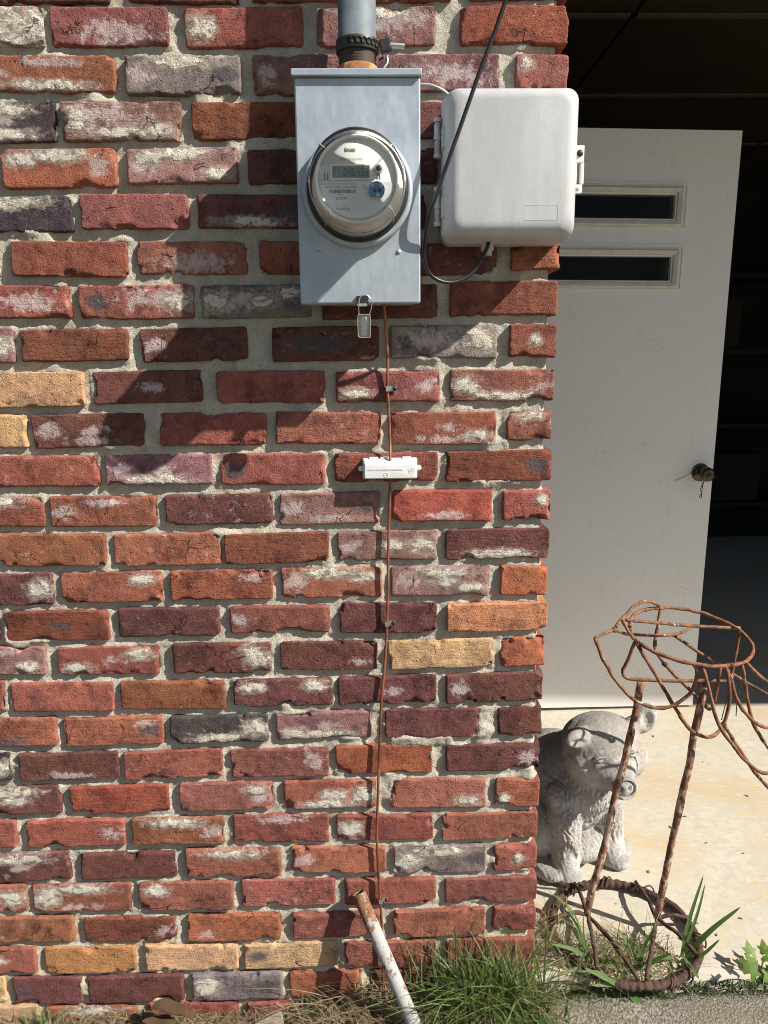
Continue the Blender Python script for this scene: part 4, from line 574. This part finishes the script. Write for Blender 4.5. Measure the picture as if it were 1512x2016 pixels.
obj('screw', lathe([(.0, -.003), (.0045, -.003), (.0052, -.001), (.0052, .002)], 16, 'y', (.3470, y0, 1.6155)), M['dark'], ltc)
obj('screw', lathe([(.0, -.001), (.0030, -.001), (.0034, .001)], 14, 'y', (.3455, y0, 1.5620)), M['chip'], ltc)
obj('cable_gland', lathe([(.0, .002), (.011, .002), (.011, -.012), (.008, -.013), (.008, -.020), (.0, -.020)], 18, 'z', (.205, -.045, uz0)), M['plastic'], ub, False)
tag(obj('cable', tube(CABLE, .0032, 8, 8), M['black']), 'black cable looping down across the grey utility box', 'cable')
tag(obj('cable', tube(GREYCABLE, .0024, 7, 6), M['chip']), 'thin grey cable bridging the meter box and utility box', 'cable')

# ------------------------------------------------------------------ ground wire, clips, bonding block
tag(obj('ground_wire', tube(WIRE, .0027, 7, 5), M['copper']), 'long brown copper ground wire running down the brick wall', 'wire')
for (x, y, z), l in zip(CLIP, ('topmost metal clip on the copper wire, above the white bonding block', 'middle metal clip on the copper wire, halfway up the wall', 'lowest metal clip on the copper wire, above the leaning pipe')):
    t = thing('cable_clip', l, 'cable clip', (x, -.003, z), 'clips holding the copper wire')
    s_ = MB()
    for a, b, c, d in ((-.0075, .0005, -.0135, -.0122), (-.0075, -.0062, -.0125, -.002), (-.0008, .0005, -.0125, -.005), (.0, .0125, -.0062, -.005)): s_.add(*boxVF(x + a, x + b, c, d, z - .0045, z + .0045))
    obj('strap', s_.mesh(), M['steel'], t, False)
    obj('screw', lathe([(.0, -.0100), (.0030, -.0098), (.0043, -.0075), (.0045, -.005)], 14, 'y', (x + .0085, 0, z)), M['lblue'] if False else M['dark'], t)
bt = thing('bonding_block', 'white plastic bonding block with embossed lettering on the copper wire', 'bonding block', (.04, -.006, 1.08))
b0, b1, c0, c1 = -.0105, .0895, 1.0795, 1.1170
bc = obj('cover', loft([(-.002, b0, b1, c0, c1, .003), (-.016, b0 + .001, b1 - .001, c0 + .001, c1 - .001, .003), (-.027, b0 + .003, b1 - .003, c0 + .0025, c1 - .006, .003), (-.030, b0 + .0045, b1 - .0045, c0 + .0045, c1 - .0085, .003), (-.0303, b0 + .007, b1 - .007, c0 + .007, c1 - .0115, .002)], 4), M['wplas'], bt)
sharp(bc, 30)
for x in (b0 - .003, b1 + .002): obj('tab', lathe([(.0, -.004), (.0045, -.004), (.005, -.002), (.005, .002)], 14, 'y', (x, -.012, 1.0995)), M['wplas'], bt)
for x in (.010, .030, .070): obj('top_clip', box(x - .008, x + .008, -.014, -.004, c1 - .001, c1 + .0025, .001), M['wplas'], bt, False)
em = plain('embossed_white', (.50, .51, .52), .5)
text('lettering', 'INTERSYSTEM BONDING TERMINATION', .0040, em, bc, b0 + .0095, -.0305, 1.0972, 'LEFT', .0002, .86)
for (x, z, r_) in ((.0775, 1.0965, .0050), (.0315, 1.0895, .0038)):
    obj('logo', mesh('ring', *tubeVF([(x + r_ * math.cos(a), -.0304, z + r_ * math.sin(a)) for a in np.linspace(0, 2 * math.pi, 25)[:-1]], .00042, 5, True)), em, bc)
text('lettering', 'UL', .0045, em, bc, .0777, -.0305, 1.0948, 'CENTER', .0002); text('lettering', 'c   us', .0028, em, bc, .0318, -.0305, 1.0885, 'CENTER', .0002)

# ------------------------------------------------------------------ pipe leaning on the wall
lp = thing('leaning_pipe', 'rusty white painted steel pipe leaning against the brick wall', 'pipe', tuple(PIPE[1]))
A_, B_ = np.array(PIPE[0]), np.array(PIPE[2]); ax_ = (A_ - B_) / np.linalg.norm(A_ - B_)
ts = np.linspace(0, 1, 26)
sec = [(B_ + (A_ - B_) * t, .0142) for t in ts] + [(A_ + ax_ * .0004, .0138), (A_ + ax_ * .0002, .0118), (A_ - ax_ * .02, .0116), (A_ - ax_ * .06, .0114)]
V, Fc = tubeVF([s_[0] for s_ in sec[:26]], .0142, 24, False, False)
N_ = np.array(V[25 * 24:26 * 24]) - A_
for c_, r_ in sec[26:]: V += [tuple(c_ + n_ / .0142 * r_) for n_ in N_]
for i in range(25, 29):
    for k in range(24): l = (k + 1) % 24; Fc.append((i * 24 + k, i * 24 + l, (i + 1) * 24 + l, (i + 1) * 24 + k))
Fc.append(tuple(29 * 24 + k for k in range(24)))
pp = obj('tube', mesh('pipe', V, Fc), M['pipepaint'], lp); sharp(pp, 40)
at = pp.data.attributes.new('end_rust', 'FLOAT', 'POINT'); at.data.foreach_set('value', np.repeat([float(sstep(.66, .95, i / 25.)) for i in range(30)], 24).astype(np.float32))

# ------------------------------------------------------------------ stone pig
pig = thing('pig_statue', 'grey cast stone pig statue sitting on the concrete beside the brick corner', 'statue', (.557, .40, 0))
PC, PS, PF = np.array([.553, .352, 0]), np.array([.907, .421, 0]), np.array([.421, -.907, 0])
def pw(s, f, z): return tuple(PC + PS * s + PF * f + np.array([0, 0, z]))
def ell(bm, c, r, yaw=0, roll=0, pitch=0, sub=4):
    g = bmesh.ops.create_icosphere(bm, subdivisions=sub, radius=1)
    Mx = Matrix.Translation(c) @ Matrix.Rotation(yaw, 4, 'Z') @ Matrix.Rotation(roll, 4, 'Y') @ Matrix.Rotation(pitch, 4, 'X') @ Matrix.Diagonal((r[0], r[1], r[2], 1))
    bmesh.ops.transform(bm, matrix=Mx, verts=g['verts'])
def limb(bm, a, b, ra, rb, n=9):
    for t in np.linspace(0, 1, n): ell(bm, tuple(np.array(a) * (1 - t) + np.array(b) * t), ((ra + (rb - ra) * t),) * 3, sub=3)
bm = bmesh.new()                       # local axes: x = image right, y = back, z = up
ell(bm, (0, .075, .215), (.098, .10, .135)); ell(bm, (-.005, .175, .150), (.130, .135, .150)); ell(bm, (-.005, .13, .225), (.102, .12, .095)); ell(bm, (0, .03, .235), (.085, .075, .09))
ell(bm, (-.10, .13, .10), (.062, .105, .095)); ell(bm, (.10, .13, .10), (.055, .105, .095)); ell(bm, (0, .1, .06), (.10, .13, .06))
for sx in (-1, 1):
    limb(bm, (sx * .066, .028, .215), (sx * .074, .006, .055), .047, .034); limb(bm, (sx * .074, .006, .06), (sx * .075, -.004, .018), .034, .035); ell(bm, (sx * .076, -.012, .017), (.034, .042, .022))
    ell(bm, (sx * .11, .06, .022), (.04, .085, .028))
HC, HA = np.array([.019, -.004, .340]), rad(-20)
HM = Matrix.Translation(HC) @ Matrix.Rotation(HA, 4, 'Z') @ Matrix.Rotation(rad(-7), 4, 'Y')
def hd(x, y, z): return tuple(HM @ Vector((x, y, z)))
def hell(c, r, yaw=0, roll=0): ell(bm, hd(*c), r, yaw + HA, roll - rad(7))
hell((0, .004, 0), (.098, .082, .080)); hell((0, .02, .016), (.093, .080, .060)); hell((-.046, -.018, -.022), (.056, .060, .056)); hell((.048, -.018, -.022), (.056, .060, .056))
for q_, r_ in (((0, -.030, -.010), .074), ((.001, -.052, -.018), .062), ((.002, -.072, -.026), .048), ((.003, -.090, -.033), .037), ((.003, -.106, -.037), .0285), ((.003, -.113, -.038), .0280)): hell(q_, (r_ * 1.08, r_ * .85, r_ * .96))
hell((-.070, -.040, .057), (.036, .016, .024), .22, .18); hell((-.050, -.016, .052), (.034, .022, .022)); hell((.112, -.002, .058), (.031, .015, .043), -.3, .42); hell((.084, .004, .040), (.026, .02, .026))
me = bpy.data.meshes.new('pig'); bm.to_mesh(me); bm.free()
tmp = bpy.data.objects.new('tmp', me); COL.objects.link(tmp)
m = tmp.modifiers.new('r', 'REMESH'); m.mode = 'VOXEL'; m.voxel_size = .0034; m = tmp.modifiers.new('s', 'SMOOTH'); m.iterations = 9; m.factor = .5
pm = bpy.data.meshes.new_from_object(tmp.evaluated_get(bpy.context.evaluated_depsgraph_get())); bpy.data.objects.remove(tmp)
n = len(pm.vertices); co = np.zeros(n * 3); pm.vertices.foreach_get('co', co); co = co.reshape(-1, 3); no = np.zeros(n * 3); pm.vertices.foreach_get('normal', no); no = no.reshape(-1, 3)
x, y, z = co.T; chest = sstep(.285, .245, z) * sstep(.05, .11, z) * sstep(.11, .04, y) * sstep(.118, .09, np.abs(x))
wx = x + .010 * fbm(co * np.array([30, 8, 22.]), 2, 61); wav = np.sin((wx * 620 + 9. * fbm(co * np.array([26, 10, 40.]), 2, 62) + np.sin(z * 170 + x * 60) * 1.2)); legm = sstep(.2, .12, z) * sstep(.055, .03, y) * .5
dsp = .0029 * wav * np.maximum(chest, 0) + .0012 * np.sin(wx * 800 + z * 60) * legm + .0012 * fbm(co * 60, 3, 63) + .0007 * fbm(co * 240, 2, 64)
def dent(c, r, dep):
    q = np.sqrt((((co - np.array(c)) / np.array(r)) ** 2).sum(1)); return -dep * sstep(1.0, .3, q)
EYES = (-.036, .042)
for ex in EYES: dsp += dent(hd(ex, -.082, .016), (.024, .03, .013), .0035)             # eye sockets
dsp += dent(hd(-.076, -.058, .054), (.027, .020, .014), .008) + dent(hd(.115, -.020, .058), (.020, .022, .031), .009)   # hollow ears
for nx in (-.008, .014): dsp += dent(hd(nx, -.138, -.038), (.0062, .022, .0095), .010)         # nostrils
dsp += dent(hd(0, -.088, -.066), (.045, .035, .004), .004)                                      # mouth line
co = co + no * dsp[:, None]; co[:, 2] = np.maximum(co[:, 2], .003)
wv = PC + co[:, [0]] * PS - co[:, [1]] * PF + co[:, [2]] * np.array([0, 0, 1.])
pm.vertices.foreach_set('co', wv.reshape(-1)); pm.update(); pm.materials.clear()
pb = obj('body', pm, M['stone'], pig)
def pl(p): return tuple(PC + p[0] * PS - p[1] * PF + np.array([0, 0, p[2]]))
for ex in EYES:
    bm = bmesh.new(); ell(bm, pl(hd(ex, -.0765, .016)), (.0125, .011, .0095), sub=3); me = bpy.data.meshes.new('eye'); bm.to_mesh(me); bm.free(); e = obj('eye', me, M['stone'], pig)
    V, Fc = tubeVF(catmull([pl(hd(ex - .018, -.078, .013)), pl(hd(ex - .009, -.0865, .0235)), pl(hd(ex + .007, -.0870, .0255)), pl(hd(ex + .018, -.078, .017))], 5), .0026, 6); obj('eyelid', mesh('lid', V, Fc), M['stone'], e)
rm = [pl(hd(.003 + .0265 * math.cos(a), -.1300, -.038 + .0250 * math.sin(a))) for a in np.linspace(0, 2 * math.pi, 29)[:-1]]
obj('snout_rim', mesh('rim', *tubeVF(rm, .0044, 8, True)), M['stone'], pig)

# ------------------------------------------------------------------ rusty bird planter frame
bp = thing('bird_planter_frame', 'rusty wire bird shaped planter frame on two legs and a ring base', 'wire sculpture', (.565, .125, 0))
def rodtube(a, b, r, seed):
    a, b = np.array(a), np.array(b); ts = np.linspace(0, 1, 40); P = a + (b - a) * ts[:, None]; P = P + .0022 * np.stack([vnoise(np.stack([ts * 9, ts * 0, ts * 0 + k], -1), seed + k) for k in range(3)], -1)
    return mesh('rod', *tubeVF(P, r * (1 + .10 * vnoise(np.stack([ts * 40, ts * 0, ts * 0], -1), seed)), 10))
obj('leg', rodtube(S['JL'], S['TL'], .0080, 5), M['rustleg'], bp); obj('leg', rodtube(S['JR'], S['TR'], .0080, 9), M['rustleg'], bp)
obj('rim', tube(S['rim'], .0040, 8, 4, True, .0012, 3), M['rust'], bp)
for i, w_ in enumerate(S['wires']): obj('wire', tube(w_, .0038 if i not in (3,) else .0034, 7, 5, False, .0010, 20 + i), M['rust'], bp)
for h_ in S['hooks']: obj('tie_wire', tube(h_, .0011, 5, 4), M['dark'], bp)
def blob(name, c, r, mat, par, seed):
    bm = bmesh.new(); bmesh.ops.create_icosphere(bm, subdivisions=3, radius=1)
    for v in bm.verts: p_ = np.array(v.co); k = r * (1 + .35 * fbm(p_ * 2.2 + seed, 2, seed)); v.co = Vector(c) + v.co * float(k)
    me = bpy.data.meshes.new(name); bm.to_mesh(me); bm.free(); return obj(name, me, mat, par)
for k, q in enumerate((S['wires'][8][5], S['rim'][16], S['rim'][4], S['wires'][2][2], S['wires'][13][5], S['wires'][10][4])): blob('weld', q, .0062, M['rustring'] if k in (0, 1, 4) else M['rust'], bp, k + 3)
RC = np.array([.567, .120, 0]); NR, NS = 400, 14; P = np.zeros((NR, NS, 3))
for i in range(NR):
    t = 2 * math.pi * i / NR; dirv = np.array([math.cos(t), math.sin(t), 0]); rr = .160 + .004 * vnoise(np.array([math.cos(t) * 2, math.sin(t) * 2, 1.]), 4)
    rib = .0016 * (math.sin(i / NR * 2 * math.pi * 62) > 0) if i in range(285, 350) or i in range(60, 140) else 0
    for k in range(NS):
        a = 2 * math.pi * k / NS; r_ = .0090 + rib + .0020 * float(fbm(np.array([t * 9, math.cos(a) * 1.3, math.sin(a) * 1.3]), 3, 71))
        P[i, k] = RC + dirv * (rr + r_ * math.cos(a)) + np.array([0, 0, 0.0135 + r_ * 1.05 * math.sin(a)])
P2 = np.concatenate([P, P[:, :1]], 1); ringo = obj('base_ring', gridmesh('ring', P2[::-1], True), M['rustring'], bp)
def ringpt(deg, z=.036, dr=0.): return (RC[0] + (.160 + dr) * math.cos(rad(deg)), RC[1] + (.160 + dr) * math.sin(rad(deg)), z)
for (j, degs) in (('JL', (118, 172, 232, 262)), ('JR', (62, 5, -38, 268))):
    for k, dg in enumerate(degs): obj('spoke', tube([S[j], tuple((np.array(S[j]) * .5 + np.array(ringpt(dg)) * .5) + [0, 0, .006]), ringpt(dg, .030)], .0046, 7, 6, False, .002, k + 40), M['rustring'], bp)
for k in range(9):
    t0 = random.Random(k).uniform(0, 360); V, Fc = tubeVF([tuple(RC + (.160 + .0145 * math.cos(a)) * np.array([math.cos(rad(t0 + a * 2.5)), math.sin(rad(t0 + a * 2.5)), 0]) + np.array([0, 0, .0150 + .0145 * math.sin(a)])) for a in np.linspace(-.6, 3.4, 12)], .0020, 5); obj('bark_strip', mesh('strip', V, Fc), M['rustring'], ringo)

# ------------------------------------------------------------------ plants, dry grass, litter
def ribbon(base, mid, tip, w, n=9, fold=.25):
    P = np.array(catmull([base, mid, tip], n)); T = np.gradient(P, axis=0); T /= np.linalg.norm(T, axis=1)[:, None]; view = np.array([.1, -.75, .65]); Sd = np.cross(T, view); Sd /= np.linalg.norm(Sd, axis=1)[:, None] + 1e-9; N = np.cross(Sd, T)
    t = np.linspace(0, 1, len(P)); wd = w * .5 * np.minimum(1, .35 + 2.2 * t) * np.sqrt(np.maximum(0, 1 - t ** 2.2)) + 1e-4
    A = P + Sd * wd[:, None] + N * (wd * fold)[:, None]; B = P - Sd * wd[:, None] + N * (wd * fold)[:, None]
    return gridmesh('leaf', np.stack([A, P, B], 1))
lab = ('broad bladed green weed growing at the right side of the ring base', 'short green weed sprouting inside the ring base', 'sprawling green weed in front of the ring base, over the paving', 'thin bladed weed growing at the left side of the ring base')
for lv, l in zip(WEEDS, lab):
    b = lv[0][0][0]; t = thing('weed', l, 'weed', tuple(b), 'weeds around the ring base')
    for (pts, w) in lv: obj('leaf', ribbon(*pts, w), M['weed'], t)
def blades(n, seed, place, hgt, lean, width, segs=5):
    rg = np.random.RandomState(seed); V = []; Fc = []
    for i in range(n):
        b = np.array(place(rg)); h = hgt(rg); a = rg.uniform(0, 2 * math.pi); ln = lean(rg) * h; w = width * rg.uniform(.6, 1.3); d = np.array([math.cos(a), math.sin(a), 0.]); sd = np.array([-d[1], d[0], 0]); tw = rg.uniform(-1, 1); sd = sd * math.cos(tw) + np.array([0, 0, 1]) * math.sin(tw) * .6; k0 = len(V); cur = rg.normal(0, .12)
        for k in range(segs + 1):
            t = k / segs; p_ = b + d * ln * t ** 1.7 + np.array([0, 0, 1.]) * h * (t - .42 * min(1.4, ln / h) * t ** 2.4) + np.cross(d, [0, 0, 1]) * cur * h * t * t; ww = w * (1 - t ** 1.6) * .5 + .00012; V += [p_ + sd * ww, p_ - sd * ww]
        for k in range(segs): Fc.append((k0 + 2 * k, k0 + 2 * k + 1, k0 + 2 * k + 3, k0 + 2 * k + 2))
    return mesh('blades', V, Fc)
def gz(x, y): return -.074 + .057 * float(sstep(-.25, .3, np.array(x)))
def tuft(rg):
    while 1:
        x = rg.normal(.222, .062); y = rg.normal(-.045, .03)
        if .03 < x < .40 and -.19 < y < -.012: break
    return (x, y, gz(x, y) - .008)
g = obj('grass', blades(720, 5, tuft, lambda r: r.uniform(.06, .25) * (1 - .2 * r.rand()), lambda r: abs(r.normal(.62, .5)), .0040), M['grass'], None, True, 'stuff')
g['label'] = 'tuft of green grass at the foot of the wall corner'
g = obj('dry_grass', blades(560, 15, tuft, lambda r: r.uniform(.03, .13), lambda r: abs(r.normal(1.0, .6)), .0028), M['straw'], None, True, 'stuff'); g['label'] = 'dead straw blades inside the green tuft'
def thatch(rg):
    x = rg.uniform(-.75, .30); y = -abs(rg.normal(.05, .05)) - .008; bump = .055 * math.exp(-((x + .02) / .10) ** 2) + .03 * math.exp(-((x + .13) / .06) ** 2); return (x, y, gz(x, y) - .004 + bump * rg.rand())
g = obj('dry_grass', blades(5200, 6, thatch, lambda r: r.uniform(.008, .06), lambda r: r.uniform(.8, 3.2), .0021), M['straw'], None, True, 'stuff'); g['label'] = 'matted dry grass along the foot of the wall'
def sprigs(rg):
    c = [(-.70, -.03), (-.10, -.035), (-.145, -.03), (.02, -.06), (.31, -.10), (.34, -.12), (.30, -.03)][rg.randint(7)]; x = c[0] + rg.normal(0, .022); y = min(-.01, c[1] + rg.normal(0, .012)); return (x, y, gz(x, y))
g = obj('grass', blades(420, 7, sprigs, lambda r: r.uniform(.02, .075), lambda r: abs(r.normal(.8, .5)), .0040), M['weed'], None, True, 'stuff'); g['label'] = 'small fresh grass sprigs among the dry grass'
def inring(rg):
    a = rg.uniform(0, 2 * math.pi); r_ = .135 * math.sqrt(rg.rand()); x = .555 + r_ * math.cos(a); y = .045 + .5 * r_ * math.sin(a); return (x - .02, y, .001)
g = obj('dry_grass', blades(430, 8, inring, lambda r: r.uniform(.005, .05), lambda r: r.uniform(.8, 3), .0018), M['straw'], None, True, 'stuff'); g['label'] = 'dead grass and litter inside the ring base'
def leftring(rg): return (.385 + rg.normal(0, .03), .10 + rg.normal(0, .045), 0)
g = obj('dry_grass', blades(230, 9, leftring, lambda r: r.uniform(.01, .10), lambda r: r.uniform(.3, 2.), .0014), M['straw'], None, True, 'stuff'); g['label'] = 'wispy dead grass between the wall corner and the ring base'
def seam(rg): x = rg.uniform(.36, 1.3); return (x, rg.normal(-.006, .012) - .01 * rg.rand(), -.02)
g = obj('moss', blades(2600, 10, seam, lambda r: r.uniform(.004, .016), lambda r: r.uniform(.3, 1.5), .0030, 2), M['moss'], None, True, 'stuff'); g['label'] = 'low moss growing in the joint before the garage slab'
g = obj('grass', blades(130, 11, inring, lambda r: r.uniform(.03, .11), lambda r: abs(r.normal(.7, .5)), .0022), M['grass'], None, True, 'stuff'); g['label'] = 'green grass blades growing up through the ring base'
# tall seed stalks by the corner
for k, (pp_, l) in enumerate(((((.365, .02, .0), (.385, .015, .08), (.399, .01, .165)), 'thin dry grass stalk with seed head, the taller one by the wall corner'), (((.345, .02, .0), (.372, .015, .07), (.384, .01, .125)), 'thin dry grass stalk with seed head, the shorter one by the wall corner'))):
    t = thing('grass_stalk', l, 'grass stalk', pp_[0], 'seed stalks by the wall corner'); obj('stem', tube([*pp_], .0008, 5, 6), M['straw'], t); a_ = np.array(pp_[2]); obj('seed_head', tube([tuple(a_), tuple(a_ + [.001, 0, .012]), tuple(a_ + [.001, 0, .026])], [.0016 + .0014 * math.sin(q * math.pi) for q in np.linspace(0, 1, 11)], 6, 5), M['straw'], t)
iv = thing('ivy_seedling', 'bright green ivy seedling with lobed leaves at the edge of the slab', 'plant', tuple(IVY[1][0]))
ivr = np.array(IVY[1][0])
for k, q in enumerate(IVY[0]):
    q = np.array(q); obj('stem', tube([tuple(ivr + [.003 * k - .01, 0, -.01]), tuple((ivr + q) / 2 + [0, 0, .012]), tuple(q)], .0010, 5, 5), M['ivy'], iv)
    rg = random.Random(k); a0 = rg.uniform(0, 6.28); L_ = .017 + .007 * rg.random(); tilt = Matrix.Rotation(rad(rg.uniform(20, 65)), 3, 'X') @ Matrix.Rotation(rad(rg.uniform(-30, 30)), 3, 'Y') @ Matrix.Rotation(a0, 3, 'Z')
    V = [Vector((0, 0, 0))] + [Vector((math.cos(a) * L_ * lo, math.sin(a) * L_ * lo, -.004 * lo)) for a, lo in [(rad(d_), l_) for d_, l_ in ((-150, .6), (-120, .75), (-95, .5), (-60, .95), (-38, .62), (-18, .85), (0, 1.3), (18, .85), (38, .62), (60, .95), (95, .5), (120, .75), (150, .6))]]
    V = [tuple(tilt @ v + Vector(q)) for v in V]; obj('leaf', mesh('leaf', V, [(0, i, i + 1) for i in range(1, 13)]), M['ivy'], iv, False)
def curl_leaf(a, b, w, lift, seed):
    a, b = np.array(a), np.array(b); L_ = np.linalg.norm(b - a); d = (b - a) / L_; s_ = np.cross(d, [0, 0, 1]); s_ /= np.linalg.norm(s_); nu, nv = 16, 7; P = np.zeros((nu, nv, 3))
    for i, t in enumerate(np.linspace(0, 1, nu)):
        ww = w * math.sin(math.pi * min(.999, t * .97 + .015)) ** .7
        for k, v in enumerate(np.linspace(-1, 1, nv)): P[i, k] = a + (b - a) * t + s_ * v * ww + np.array([0, 0, lift * math.sin(math.pi * t) + abs(v) ** 1.6 * ww * .75 + .004 * math.sin(t * 9 + seed)])
    return gridmesh('dead_leaf', P)
la_, lb_, lc_ = np.array(LEAFPX[0]), np.array(LEAFPX[1]), np.array(LEAFPX[2])
tag(obj('dead_leaf', curl_leaf(la_ + [0, -.02, -.006], lb_ + [0, -.02, .004], .017, .012, 0), M['deadleaf']), 'long curled brown dead leaf lying uppermost on the dry grass', 'leaf', 'dead leaves on the dry grass')
tag(obj('dead_leaf', curl_leaf(la_ + [-.012, -.035, -.022], lb_ + [-.02, -.035, -.008], .015, .006, 2), M['deadleaf']), 'shorter brown dead leaf tucked under the larger curled leaf', 'leaf', 'dead leaves on the dry grass')
tag(blob('pebble', tuple(np.array(LEAFPX[3]) + [0, -.03, -.014]), .015, M['pebble'], None, 4), 'pale cream stone lying below the curled dead leaves', 'stone')
V, Fc = boxVF(-.055, .055, -.011, .011, -.006, .006, .0015); R_ = Matrix.Translation(np.array(LEAFPX[4]) + [0, -.03, -.006]) @ Matrix.Rotation(rad(14), 4, 'Z') @ Matrix.Rotation(rad(-17), 4, 'Y')
tag(obj('wood_scrap', mesh('wood', [R_ @ Vector(v) for v in V], Fc), M['wood'], None, False), 'broken piece of grey weathered wood lying in the dry grass', 'wood')
tag(obj('twig', tube([(.375, .055, .01), (.40, .10, .035), (.425, .14, .03), (.455, .17, .012)], .0026, 6, 6, False, .002, 3), M['twig']), 'dry twig lying between the wall corner and the ring base', 'twig')
rg = np.random.RandomState(12); mb = MB()
for k in range(260):
    x = rg.normal(-.11, .10); y = -.012 - abs(rg.normal(.03, .03)); z = gz(x, y) + .012 * rg.rand() + .03 * math.exp(-((x + .05) / .09) ** 2) * rg.rand(); a = Matrix.Translation((x, y, z)) @ Matrix.Rotation(rg.uniform(0, 6), 4, 'Z') @ Matrix.Rotation(rg.uniform(-.8, .8), 4, 'X') @ Matrix.Rotation(rg.uniform(-.8, .8), 4, 'Y'); L_ = rg.uniform(.004, .012)
    V, Fc = boxVF(-L_, L_, -L_ * .45, L_ * .45, -.0012, .0012); mb.add([a @ Vector((v[0] * rg.uniform(.6, 1.2), v[1] * rg.uniform(.5, 1.3), v[2])) for v in V], Fc)
g = obj('bark_mulch', mb.mesh(), plain('bark_mulch', (.10, .042, .026), .9, 0, .2, .4, 120, .4), None, False, 'stuff'); g['label'] = 'small reddish bark chips among the dry grass'
rg = np.random.RandomState(21); mb = MB()
for k in range(70):
    x, y = (rg.uniform(.35, 1.3), rg.uniform(.02, 1.1)) if k < 35 else (rg.uniform(.33, .75), rg.uniform(.01, .30)); a = Matrix.Translation((x, y, .002)) @ Matrix.Rotation(rg.uniform(0, 6), 4, 'Z') @ Matrix.Rotation(rg.uniform(-.3, .3), 4, 'X'); L_ = rg.uniform(.0015, .0055)
    V, Fc = boxVF(-L_, L_, -L_ * .35, L_ * .35, -.0008, .0010); mb.add([a @ Vector((v[0] * rg.uniform(.5, 1.2), v[1] * rg.uniform(.4, 1.3), v[2])) for v in V], Fc)
g = obj('litter', mb.mesh(), M['twig'], None, False, 'stuff'); g['label'] = 'tiny bits of dry litter scattered on the concrete slab'
